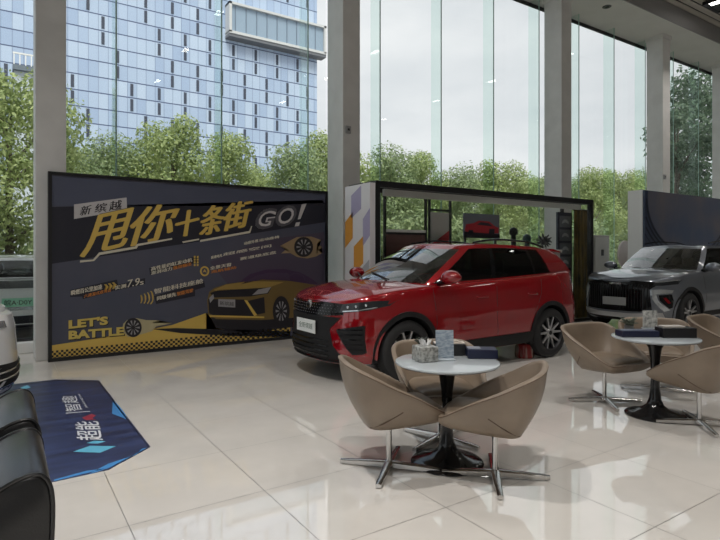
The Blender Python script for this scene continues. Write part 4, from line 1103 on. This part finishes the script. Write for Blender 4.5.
# white wing wall with pale lozenges on the booth's left end
wy0, wy1 = BO - .02, BO + .42
wing = thing('lozenge_panel', 'white end panel with orange and lilac lozenges between billboard and booth', 'panel', (X0 - .055, BO, 0))
WX = at(375, 200, BO)[0]
b = BM(); bx(b, -.05, .05, 0, .74, 0, 2.56); obj('panel', b, mat('wing_white', sr(232, 231, 233), .5), wing)
def loz(name, m, cs):
    b = BM()
    for (y, z, hw, hh) in cs:
        b.faces.new([b.verts.new(p) for p in ((-.0515, max(.0, y - hw), z - hh * .45), (-.0515, max(.0, y - hw), z + hh), (-.0515, min(.74, y + hw), z + hh * .45), (-.0515, min(.74, y + hw), z - hh))])
    obj(name, b, m, wing)
loz('orange_lozenge', mat('lozenge_orange', sr(226, 160, 70), .5), [(.62, 1.83, .12, .30), (.33, 1.42, .14, .30), (.62, .75, .12, .28)])
loz('lilac_lozenge', mat('lozenge_lilac', sr(176, 170, 200), .5), [(.40, 2.28, .15, .26), (.10, 1.86, .10, .30)])
loz('grey_lozenge', mat('lozenge_grey', sr(182, 182, 188), .5), [(.14, 1.05, .12, .30), (.4, .5, .14, .3)])

# ------------------------------------------------------------------ blue night backdrop on the right
Y0 = 7.0; xa, za = at(644.5, 190, Y0)
bd = thing('backdrop', 'dark blue night-scene backdrop with a white end face behind the grey car', 'backdrop', (xa, Y0, 0))
def night():
    m = mat('night_print', sr(44, 54, 78), .4); nt = m.node_tree; bs = nt.nodes['Principled BSDF']
    tc = nd(m, 'ShaderNodeTexCoord'); nz = nd(m, 'ShaderNodeTexNoise'); nz.inputs['Scale'].default_value = .55; nz.inputs['Detail'].default_value = 5
    rp = nd(m, 'ShaderNodeValToRGB'); e = rp.color_ramp.elements
    e[0].position = .30; e[0].color = (*sr(34, 42, 66), 1); e[1].position = .75; e[1].color = (*sr(104, 84, 88), 1)
    for p, c_ in ((.45, sr(56, 70, 96)), (.55, sr(70, 80, 98)), (.65, sr(52, 92, 112))): q = e.new(p); q.color = (*c_, 1)
    nt.links.new(tc.outputs['Object'], nz.inputs[0]); nt.links.new(nz.outputs[0], rp.inputs[0]); nt.links.new(rp.outputs[0], bs.inputs['Base Color'])
    return m
b = BM(); bx(b, 0, 6.2, 0, .04, 0, za); obj('print', b, night(), bd)
b = BM(); bx(b, -.02, 6.2, .041, .40, 0, za + .01); obj('case', b, M_white, bd)
b = BM()     # big dark ring sweeping across the print
cx, cz, rx, rz = 2.2, 2.75, 2.15, 1.35
def ar(r0, r1, w0):
    A = [(cx + r0 * rx * math.cos(a), cz + r0 * rz * math.sin(a)) for a in [PI + PI * i / 40 for i in range(41)]]; B_ = [(cx + r1 * rx * math.cos(a), cz + r1 * rz * math.sin(a)) for a in [PI + PI * i / 40 for i in range(41)]]
    for i in range(40):
        q = [A[i], A[i + 1], B_[i + 1], B_[i]]
        if all(0 < x < 6.2 and 0 < z < za for x, z in q): b.faces.new([b.verts.new((x, -.002, z)) for x, z in q])
A = [(cx + .955 * rx * math.cos(PI + PI * i / 40), cz + .955 * rz * math.sin(PI + PI * i / 40)) for i in range(41)]
A = [q for q in A if 0 < q[0] < 6.2 and q[1] < za]; D_ = BM(); f = D_.faces.new([D_.verts.new((x, -.0015, z)) for x, z in [(A[0][0], za - .01)] + A + [(A[-1][0], za - .01)]])
obj('printed_disc', D_, noise_col(mat('night_disc', sr(84, 92, 112), .4), sr(74, 86, 110), sr(106, 102, 108), .8), bd)
ar(1.0, .965, 0); ar(1.06, 1.03, 0); ar(1.13, 1.10, 0); ar(1.20, 1.185, 0)
obj('printed_ring', b, mat('night_ink', sr(20, 24, 40), .4), bd)
# grey cabinet and pale round sign beside it
Yc = 8.35; xa, za = at(594, 235, Yc); xb, _ = at(609.5, 235, Yc)
t = thing('utility_cabinet', 'grey metal cabinet by the window between booth and backdrop', 'cabinet', (.5 * (xa + xb), Yc, 0)); hw2 = .5 * (xb - xa)
M_cab = mat('cabinet_grey', sr(150, 148, 144), .4)
b = BM(); bx(b, -hw2, hw2, 0, .4, 0, za, 0, .01); obj('body', b, M_cab, t)
b = BM(); bx(b, -hw2 + .03, hw2 - .03, -.015, -.001, .08, za - .05, 0, .004); o = obj('door', b, mat('cabinet_door', sr(160, 158, 154), .4), t)
b = BM(); bx(b, -.05, .05, -.03, -.0155, za * .72, za * .72 + .16, 0, .006); obj('handle', b, M_black, o)
Yc = 7.6; xa, za = at(626, 238, Yc)
t = thing('round_sign', 'pale rounded board standing behind the silver grey SUV bonnet', 'sign', (xa, Yc, 0))
b = BM(); P_ = [(.30 * math.cos(a), 1.42 + .34 * math.sin(a)) for a in [2 * PI * k / 40 for k in range(40)]]; prism(b, P_, lambda u, v, d: (u, d, v), .05); obj('board', b, mat('sign_pale', sr(200, 190, 186), .5), t, 30)
b = BM(); tube(b, [(0, .025, .02), (0, .025, 1.09)], .025, 10); obj('post', b, M_frame, t, 40)
b = BM(); lathe(b, [(0, 0), (.2, 0), (.2, .015), (.03, .03), (0, .03)], 24, (0, .025, 0)); obj('base', b, M_frame, t, 40)

# ------------------------------------------------------------------ floor graphic
mp_ = [(-30, 386.5), (0, 385.5), (57, 379.5), (99, 380.5), (150.5, 447), (108.5, 470), (53.5, 482), (-60, 497)]
fg = thing('floor_graphic', 'dark blue floor graphic with pale lettering by the sofa', 'floor mat', (*fl(60, 420), 0))
fo = Vector(fg.location)
def FP(px, py, lay): X, Y = fl(px, py); return Vector((X - fo.x, Y - fo.y, .002 + .0006 * lay))
M_mat = noise_col(mat('mat_blue', sr(40, 48, 84), .35), sr(34, 39, 68), sr(52, 64, 104), 1.6, stretch=(1, 5, 1))
b = BM(); A = [b.verts.new(FP(x, y, 0)) for x, y in mp_]; f = b.faces.new(A); r = bmesh.ops.extrude_face_region(b, geom=[f])
for v in r['geom']:
    if isinstance(v, bmesh.types.BMVert): v.co.z = .0004
bmesh.ops.triangulate(b, faces=b.faces[:]); obj('sheet', b, M_mat, fg)
def fpoly(name, polys, lay, m):
    if len(polys) > 1:
        for q in polys: o = fpoly(name, [q], lay, m)
        return o
    b = BM()
    for pts in polys:
        f = b.faces.new([b.verts.new(FP(x, y, lay)) for x, y in pts]); bmesh.ops.triangulate(b, faces=[f])
    return obj(name, b, m, fg)
fpoly('edge_line', [[(57, 380.2), (98.6, 381.2), (98.4, 381.9), (57, 380.9)], [(99, 381.5), (149, 447), (147.8, 447.3), (97.6, 382)], [(0, 386.6), (57, 380.4), (57, 381), (0, 387.3)]], 1, mat('mat_edge', sr(28, 32, 52), .35))
fpoly('cyan_lozenge', [[(73, 452), (90, 446), (116, 446.5), (100, 453)], [(20, 388), (27, 385.5), (31, 387.5), (24, 390)], [(86, 443.5), (94, 441), (106, 441.5), (98, 444)]], 1, mat('mat_cyan', sr(96, 178, 208), .35))
fpoly('blue_chevron', [[(88, 475), (108, 464), (136, 455), (142, 449), (147, 448), (108.5, 468.5)], [(112, 414), (128, 420), (124.5, 413), (119, 406), (113, 400)], [(54, 480), (87, 471), (105, 469), (54, 481.5)]], 1, mat('mat_azure', sr(66, 134, 196), .35))
b = BM(); text_bm(b, '超能', FP(103, 440, 2), FP(98, 421.5, 2), FP(77, 440.5, 2), 0); text_bm(b, '超能', FP(103.5, 440.3, 2.1), FP(98.5, 421.8, 2.1), FP(77.5, 440.8, 2.1), 0); obj('lettering', b, mat('mat_white', sr(208, 210, 214), .4), fg, fixn=False); b = BM(); text_bm(b, '智趣', FP(83, 411, 2), FP(76, 396, 2), FP(66, 412, 2)); obj('lettering', b, MATS['mat_white'], fg, fixn=False); b = BM(); text_bm(b, '缤纷空间', FP(88, 408, 2), FP(80, 394.5, 2), FP(85.5, 408, 2)); obj('lettering', b, mat('mat_white', sr(208, 210, 214), .4), fg, fixn=False)
fpoly('red_mark', [[(82, 418), (92, 414), (96, 416), (92, 418.5), (96, 420), (86, 420.5)]], 2, mat('mat_red', sr(150, 48, 66), .4))
fpoly('rule', [[(66, 413.2), (90, 411.4), (90, 411.9), (66, 413.8)]], 2, MATS['mat_white'])

# ------------------------------------------------------------------ black leather sofa seen from behind
M_leather = bump(mat('black_leather', (.013, .013, .014), .3), 140, .12, .004)
XB = .135
sofa = thing('sofa', 'black leather sofa with rolled back cushions at the lower left', 'sofa', (XB - .42, 2.72, 0))
def roll(y0, y1, name):
    b = BM(); pr = crom([(p[0], p[1], 0) for p in [(.415, .44), (.422, .64), (.405, .728), (.355, .752), (.26, .715), (.15, .61), (.10, .46)]], 5); n = len(pr)
    ys = [y0, y0 + .012, y0 + .03, y1 - .03, y1 - .012, y1]; sc_ = [.90, .975, 1, 1, .975, .90]; rows = []
    for y, s_ in zip(ys, sc_): rows.append([b.verts.new((.27 + (p.x - .27) * s_, y, .58 + (p.y - .58) * s_)) for p in pr])
    for i in range(5):
        for k in range(n - 1): b.faces.new((rows[i][k], rows[i + 1][k], rows[i + 1][k + 1], rows[i][k + 1]))
        b.faces.new((rows[i][n - 1], rows[i + 1][n - 1], rows[i + 1][0], rows[i][0]))
    b.faces.new(rows[0]); b.faces.new(rows[5][::-1])
    o = obj(name, b, M_leather, sofa, 50)
    for rw, y in ((1, y0 + .006), (4, y1 - .006)):
        b = BM(); tube(b, [(.27 + (p.x - .27) * .985, y, .58 + (p.y - .58) * .985) for p in pr], .007, 6); obj('piping', b, M_leather, o, 50)
Yn = 1.98 - 2.72
roll(Yn + .01, Yn + .55, 'back_cushion'); roll(Yn + .69, Yn + 1.29, 'back_cushion')
roll(Yn + 1.37, Yn + 1.62, 'back_cushion') if False else None
b = BM(); bx(b, -.42, .42, Yn, Yn + 1.30, .06, .43, 0, .035, 3); obj('base', b, M_leather, sofa, 50)
for y in (Yn + .02, Yn + .66): 
    b = BM(); bx(b, -.42, .10, y, y + .62, .432, .53, 0, .04, 3); obj('seat_cushion', b, M_leather, sofa, 50)
for sx in (-.38, .38):
    for sy in (Yn + .05, Yn + 1.25): b = BM(); bx(b, sx - .025, sx + .025, sy - .025, sy + .025, 0, .059); obj('leg', b, M_chrome, sofa)

# ------------------------------------------------------------------ tub chairs
M_tan = bump(noise_col(mat('tan_leather', sr(126, 111, 96), .42), sr(122, 107, 92), sr(134, 119, 103), 4), 120, .08, .003)
M_seam = mat('seam_dark', sr(96, 78, 64), .6)
def make_chair():
    root = thing('tub_chair', '', 'chair')
    R = [(.325, 0, .42), (.325, .13, .42), (.31, .235, .418), (.25, .285, .448), (.10, .325, .535), (-.08, .345, .62), (-.21, .335, .688), (-.285, .265, .72), (-.315, .13, .727), (-.32, 0, .727)]
    Bm = [(.30, 0, .35), (.295, .12, .35), (.27, .20, .349), (.20, .215, .345), (.08, .215, .335), (-.04, .205, .327), (-.12, .18, .32), (-.165, .13, .318), (-.175, .06, .318), (-.178, 0, .318)]
    I = [(.305, 0, .43), (.30, .13, .43), (.28, .20, .427), (.20, .225, .425), (.08, .235, .425), (-.05, .235, .425), (-.14, .215, .427), (-.195, .17, .43), (-.215, .09, .431), (-.22, 0, .431)]
    Rc, Bc, Ic = crom(R, 5), crom(Bm, 5), crom(I, 5); n = len(Rc)
    def outer(i, t):
        p = Bc[i].lerp(Rc[i], t); o = Vector((p.x - .02, p.y, 0)).normalized() if i > 2 else Vector((1, 0, 0))
        return p + o * (.035 * math.sin(PI * t) * min(1, i / 12))
    def sect(i):
        c = Vector((.02, 0, 0)); inw = Vector((c.x - Rc[i].x, -Rc[i].y, 0)).normalized(); th = .038
        out = [outer(i, t) for t in (0, .12, .3, .5, .7, .88, .96)]
        out += [Rc[i] + Vector((0, 0, .004)) - inw * .004, Rc[i] + inw * th * .35 + Vector((0, 0, .012)), Rc[i] + inw * th * .8 + Vector((0, 0, .008)), Rc[i] + inw * th + Vector((0, 0, -.012))]
        a = Rc[i] + inw * th + Vector((0, 0, -.012))
        if a.z < .45: out += [a.lerp(Ic[i], t) for t in (.33, .66, 1)]
        else: out += [a.lerp(Ic[i], t) + (Vector((-.0, 0, 0)) - inw * .02 * math.sin(PI * t)) for t in (.33, .66, 1)]
        return out
    S = [sect(i) for i in range(n)]; m = len(S[0])
    b = BM(); Lf = [[b.verts.new(p) for p in r] for r in S]; Rt = [Lf[i] if i in (0, n - 1) else [b.verts.new((p.x, -p.y, p.z)) for p in S[i]] for i in range(n)]
    for i in range(n - 1):
        for k in range(m - 1): b.faces.new((Lf[i][k], Lf[i + 1][k], Lf[i + 1][k + 1], Lf[i][k + 1])); b.faces.new((Rt[i + 1][k], Rt[i][k], Rt[i][k + 1], Rt[i + 1][k + 1]))
        for (k) in (0,):
            q = []
            for v in (Lf[i][k], Rt[i][k], Rt[i + 1][k], Lf[i + 1][k]):
                if v not in q: q.append(v)
            b.faces.new(q)
    obj('shell', b, M_tan, root, 60)
    # seat pad
    b = BM(); top = [[], []]
    ring0 = [Vector(p) for p in Ic]; loop = ring0 + [Vector((p.x, -p.y, p.z)) for p in ring0[-2:0:-1]]
    c = Vector((.04, 0, .43)); rings = []
    for s_, dz in ((.985, -.03), (.985, .008), (.93, .022), (.6, .028), (.25, .028)):
        rings.append([b.verts.new((c.x + (p.x - c.x) * s_, p.y * s_, p.z + dz)) for p in loop])
    for a, d in zip(rings, rings[1:]):
        for k in range(len(loop)): b.faces.new((a[k], a[(k + 1) % len(loop)], d[(k + 1) % len(loop)], d[k]))
    b.faces.new(rings[-1]); b.faces.new(rings[0][::-1]); obj('seat', b, M_tan, root, 60)
    # seams folded over the side panels
    for sg in (1, -1):
        b = BM()
        A_, B_ = outer(35, .02), outer(23, .52); P1 = []
        cand = [outer(i, t / 40) for i in range(18, 40) for t in range(0, 26)]
        for k in range(7):
            q = A_.lerp(B_, k / 6); r = min(cand, key=lambda c_: (Vector((c_.x, 0, c_.z)) - Vector((q.x, 0, q.z))).length_squared)
            P1.append(Vector((q.x, r.y, q.z)))
        tube(b, [(p.x, p.y * sg * 1.004, p.z) for p in P1], .0035, 6)
        P2 = [Vector((0, 0, 0)) + Rc[i] + Vector((0, 0, .004)) for i in range(4, n)]
        tube(b, [(p.x * 1.004, p.y * sg * 1.006, p.z - .004) for p in P2], .004, 6)
        obj('seam', b, M_seam, root, 40)
    b = BM(); lathe(b, [(0, .02), (.028, .02), (.028, .05), (.019, .055), (.019, .29), (.07, .305), (.07, .325), (0, .325)], 24); obj('pole', b, M_chrome, root, 40)
    return root
def make_leg():
    b = BM()
    pr = [(.0, .030, .018), (.06, .027, .019), (.20, .022, .0165), (.34, .017, .012)]
    rows = []
    for x, hw, hh in pr:
        z = .034 - .014 * x / .34
        rows.append([b.verts.new(p) for p in ((x, -hw, z - hh), (x, hw, z - hh), (x, hw, z + hh * .6), (x, hw * .5, z + hh), (x, -hw * .5, z + hh), (x, -hw, z + hh * .6))])
    for a, d in zip(rows, rows[1:]):
        for k in range(6): b.faces.new((a[k], a[(k + 1) % 6], d[(k + 1) % 6], d[k]))
    b.faces.new(rows[0][::-1]); b.faces.new(rows[-1])
    lathe(b, [(0, 0), (.012, 0), (.012, .012), (0, .012)], 12, (.32, 0, 0))
    return b
def camdir(l, d): v = W(l, d); return math.atan2(v[1], v[0])
chair0 = make_chair(); leg0 = None
def place_chair(lat, d, face, star, label, first=False):
    global leg0
    o = chair0 if first else dup(chair0)
    o.location = (*W(lat, d), 0); a = camdir(*face); o.rotation_euler = (0, 0, a); o['label'] = label; o['group'] = 'tan leather tub chairs'
    if first:
        for k in range(4):
            if k == 0: leg0 = obj('leg', make_leg(), M_chrome, o, 35); l = leg0
            else: l = leg0.copy(); COL.objects.link(l); l.parent = o
            l['k'] = k
    s = camdir(*star)
    for l in [c_ for c_ in o.children if c_.name.split('.')[0] == 'leg']: l.rotation_euler = (0, 0, s - a + l['k'] * PI / 2)
T1 = (.603, 3.75); T2 = (2.64, 4.84)
place_chair(.196, 3.65, (.955, .24), (.97, -.25), 'tan leather tub chair at the left of the near round table', True)
place_chair(.874, 3.50, (-.88, .36), (.98, -.15), 'tan leather tub chair at the right of the near round table')
place_chair(.617, 4.19, (.12, -1), (.75, -.65), 'tan leather tub chair tucked behind the near round table')
place_chair(2.38, 5.265, (.40, -.92), (.98, -.1), 'tan leather tub chair at the left of the far round table')
place_chair(3.12, 5.70, (-.35, -.95), (.9, -.4), 'tan leather tub chair behind the far round table')
place_chair(2.86, 4.56, (-.48, .88), (.98, -.2), 'tan leather tub chair in front of the far round table, cut by the right edge')
place_chair(4.05, 6.0, (.6, -.8), (.9, -.3), 'tan leather tub chair farthest back at the right edge beside the grey car')
for o in COL.objects:
    if 'k' in o: del o['k']
# ------------------------------------------------------------------ pedestal tables
M_top = mat('table_white', (.40, .43, .45), .10)
def make_table():
    t = thing('round_table', '', 'table')
    b = BM(); lathe(b, [(0, 0), (.245, 0), (.25, .008), (.24, .018), (.19, .032), (.12, .055), (.07, .095), (.05, .15), (.038, .25), (.034, .38), (.04, .50), (.055, .60), (.085, .655), (.10, .675), (0, .675)], 40); obj('pedestal', b, mat('table_black', (.012, .012, .013), .12), t, 40)
    b = BM(); lathe(b, [(0, .676), (.33, .676), (.352, .684), (.36, .692), (.357, .70), (.35, .702), (0, .702)], 56); obj('table_top', b, M_top, t, 40)
    return t
ta = make_table(); ta.location = (*W(*T1), 0); ta['label'] = 'near round white-topped table on a black pedestal'; ta['group'] = 'round pedestal tables'
tb_ = dup(ta); tb_.location = (*W(*T2), 0); tb_['label'] = 'far round white-topped table on a black pedestal beside the grey car'
TZ = .7025
def tp(px, py): return (*fl(px, py, .70), TZ)
CA = camdir(1, 0)        # yaw that faces the viewer
# near table: tissue box, sign holder, potted plant, black tray with card, navy box
t = thing('tissue_box', 'silver-grey tissue box on the near table', 'tissue box', tp(425, 361), CA + .35)
b = BM(); bx(b, -.07, .07, -.07, .07, 0, .105, 0, .008); obj('box', b, noise_col(mat('tissue_silver', (.5, .5, .49), .3, .3), sr(120, 120, 116), sr(196, 196, 192), 45), t, 40)
b = BM()
for k in range(5):
    a = k * 1.25; f = b.faces.new([b.verts.new(p) for p in ((.03 * math.cos(a), .03 * math.sin(a), .106), (.035 * math.cos(a + .9), .035 * math.sin(a + .9), .106), (.05 * math.cos(a + .6), .04 * math.sin(a + .6), .15), (.02 * math.cos(a + .2), .02 * math.sin(a + .2), .145))])
obj('tissue', b, mat('tissue_white', (.72, .72, .72), .8), t)
t = thing('sign_holder', 'upright pale blue acrylic sign holder on the near table', 'sign', tp(445, 360), CA + .05)
b = BM(); bx(b, -.063, .063, -.004, .004, .012, .205, 0, .002); o = obj('panel', b, noise_col(mat('acrylic_print', sr(146, 158, 170), .15), sr(124, 138, 152), sr(170, 180, 190), 30, stretch=(1, 1, 3)), t); o.rotation_euler = (-.1, 0, 0)
b = BM(); bx(b, -.065, .065, -.05, .03, 0, .011, 0, .003); obj('foot', b, mat('acrylic_foot', sr(176, 184, 190), .1), t)
def plant(name, label, loc, n, h, m, potm, seed):
    rnd = random.Random(seed)
    t = thing(name, label, 'plant', loc)
    b = BM(); lathe(b, [(0, 0), (.035, 0), (.045, .055), (.040, .055), (.036, .045), (0, .045)], 20); obj('pot', b, potm, t, 40)
    b = BM()
    for k in range(n):
        a = k * 2.4; e = rnd.uniform(.5, 1.3); L = h * rnd.uniform(.6, 1); d = Vector((math.cos(a) * math.cos(e), math.sin(a) * math.cos(e), math.sin(e))); s_ = d.cross(Vector((0, 0, 1))).normalized() * L * .16
        p = Vector((0, 0, .045)); q = [p, p + d * L * .5 + s_, p + d * L + Vector((0, 0, -.15 * L)), p + d * L * .5 - s_]
        nrm = s_.cross(d).normalized() * .003
        A = [b.verts.new(x + nrm) for x in q]; B_ = [b.verts.new(x - nrm) for x in q]
        b.faces.new(A); b.faces.new(B_[::-1])
        for i in range(4): b.faces.new((A[i], B_[i], B_[(i + 1) % 4], A[(i + 1) % 4]))
    obj('leaves', b, m, t)
plant('potted_plant', 'small dark potted plant behind the tissue box on the near table', tp(423, 353.5), 26, .11, mat('plant_dark', (.02, .03, .02), .5), M_black, 3)
t = thing('black_tray', 'black box under a pale card, behind the sign holder on the near table', 'box', tp(449, 355), CA)
b = BM(); bx(b, -.115, .115, -.05, .05, 0, .085, 0, .006); obj('body', b, M_black, t)
t = thing('card', 'pale folded card on the black box on the near table', 'card', tp(449, 355), CA)
t.location.z += .0855
b = BM(); bx(b, -.11, .11, -.04, .045, 0, .006); f = prism(b, [(-.10, .006), (.10, .006), (.05, .022), (-.05, .022)], lambda u, v, d: (u, -.02 + d, v), .04); obj('paper', b, mat('card_paper', sr(200, 190, 180), .6), t)
t = thing('leaflet_box', 'navy box with a grey lid strip at the right of the near table', 'box', tp(481.5, 357.5), CA - .05)
b = BM(); bx(b, -.105, .105, -.07, .07, 0, .065, 0, .004); obj('body', b, mat('box_navy', sr(26, 32, 58), .3), t); b = BM(); bx(b, -.10, -.01, -.05, .05, .0655, .069); obj('lid_strip', b, mat('box_grey', sr(130, 134, 146), .3), t)
# far table
def tp2(px, py): return (*fl(px, py, .70), TZ)
t = thing('flat_box', 'flat navy box at the left of the far table', 'box', tp2(637, 336.5), CA)
b = BM(); bx(b, -.165, .165, -.07, .07, 0, .055, 0, .004); obj('body', b, MATS['box_navy'], t); b = BM(); bx(b, -.15, .15, -.055, .055, .0555, .059); obj('lid', b, mat('box_lid', sr(60, 66, 92), .3), t)
t = thing('black_box', 'black box at the right of the far table', 'box', tp2(675.5, 337), CA)
b = BM(); bx(b, -.15, .15, -.07, .07, 0, .085, 0, .005); obj('body', b, M_black, t); b = BM(); bx(b, -.13, .06, -.05, .05, .0855, .10, 0, .002); obj('papers', b, mat('paper_pale', sr(176, 170, 164), .6), t)
plant('potted_plant', 'grey-green potted plant at the back of the far table', tp2(629, 331), 40, .13, mat('plant_grey', sr(92, 98, 84), .6), mat('pot_grey', sr(110, 108, 104), .5), 9)
t = thing('sign_holder', 'small white printed sign holder at the back of the far table', 'sign', tp2(650, 329), CA)
b = BM(); bx(b, -.072, .072, -.004, .004, .012, .18, 0, .002); obj('panel', b, noise_col(mat('sign_print', sr(176, 176, 172), .2), sr(120, 122, 120), sr(206, 206, 202), 26), t)
b = BM(); bx(b, -.075, .075, -.03, .03, 0, .011, 0, .003); obj('foot', b, MATS['acrylic_foot'], t)
# wrapped bundle on the floor beside the rear wheel
X, Y = fl(521, 356.5)
t = thing('wrapped_bundle', 'red and clear plastic-wrapped bundle on the floor by the red SUV rear wheel', 'bag', (X, Y - .06, 0))
b = BM(); pr = [(0, 0), (.12, 0), (.13, .03), (.125, .12), (.11, .19), (.06, .215), (0, .21)]; lathe(b, pr, 24)
for v in b.verts:
    a = math.atan2(v.co.y, v.co.x); k = 1 + .05 * math.sin(a * 7) ; v.co.x *= k; v.co.y *= k
obj('wrap', b, noise_col(mat('wrap_red', sr(120, 40, 36), .2), sr(130, 34, 34), sr(150, 140, 130), 5, lo=.45, hi=.6, stretch=(3, 3, .4)), t, 50)
b = BM(); tube(b, [(-.05, 0, .21), (-.02, -.01, .235), (.03, 0, .235), (.06, .01, .205)], [.02, .012, .012, .02], 8); obj('knot', b, mat('wrap_clear', sr(190, 188, 184), .15), t, 40)

# ------------------------------------------------------------------ sky, camera, view
wd_ = bpy.data.worlds.new('sky'); SC.world = wd_; wd_.use_nodes = True; nt = wd_.node_tree; bg = nt.nodes['Background']
tc = nt.nodes.new('ShaderNodeTexCoord'); mp = nt.nodes.new('ShaderNodeMapping'); mp.inputs['Scale'].default_value = (1.2, 1.2, 3.2)
nz = nt.nodes.new('ShaderNodeTexNoise'); nz.inputs['Scale'].default_value = 2.4; nz.inputs['Detail'].default_value = 6; nz.inputs['Roughness'].default_value = .55
rp = nt.nodes.new('ShaderNodeValToRGB'); rp.color_ramp.elements[0].position = .32; rp.color_ramp.elements[0].color = (.74, .74, .79, 1); rp.color_ramp.elements[1].position = .68; rp.color_ramp.elements[1].color = (.95, .92, .95, 1)
nt.links.new(tc.outputs['Generated'], mp.inputs[0]); nt.links.new(mp.outputs[0], nz.inputs[0]); nt.links.new(nz.outputs[0], rp.inputs[0]); nt.links.new(rp.outputs[0], bg.inputs[0])
bg.inputs[1].default_value = SKY
sun = bpy.data.lights.new('veiled_sun', 'SUN'); sun.energy = SUN; sun.angle = math.radians(30); sun.color = (1, .96, .88)
so = bpy.data.objects.new('veiled_sun', sun); COL.objects.link(so); so.rotation_euler = (math.radians(38), 0, math.radians(-20))
cam = bpy.data.cameras.new('camera'); co = bpy.data.objects.new('camera', cam); COL.objects.link(co)
co.location = (0, 0, H); co.rotation_euler = (PI / 2, 0, -math.radians(33.42)); cam.sensor_width = 36; cam.lens = F / 720 * 36; cam.shift_y = -(270 - HY) / 720; cam.clip_end = 500; cam.clip_start = .05
SC.camera = co
vs = SC.view_settings; vs.view_transform = 'Standard'; vs.look = 'None'; vs.exposure = EXPO; vs.gamma = 1; vs.use_curve_mapping = False
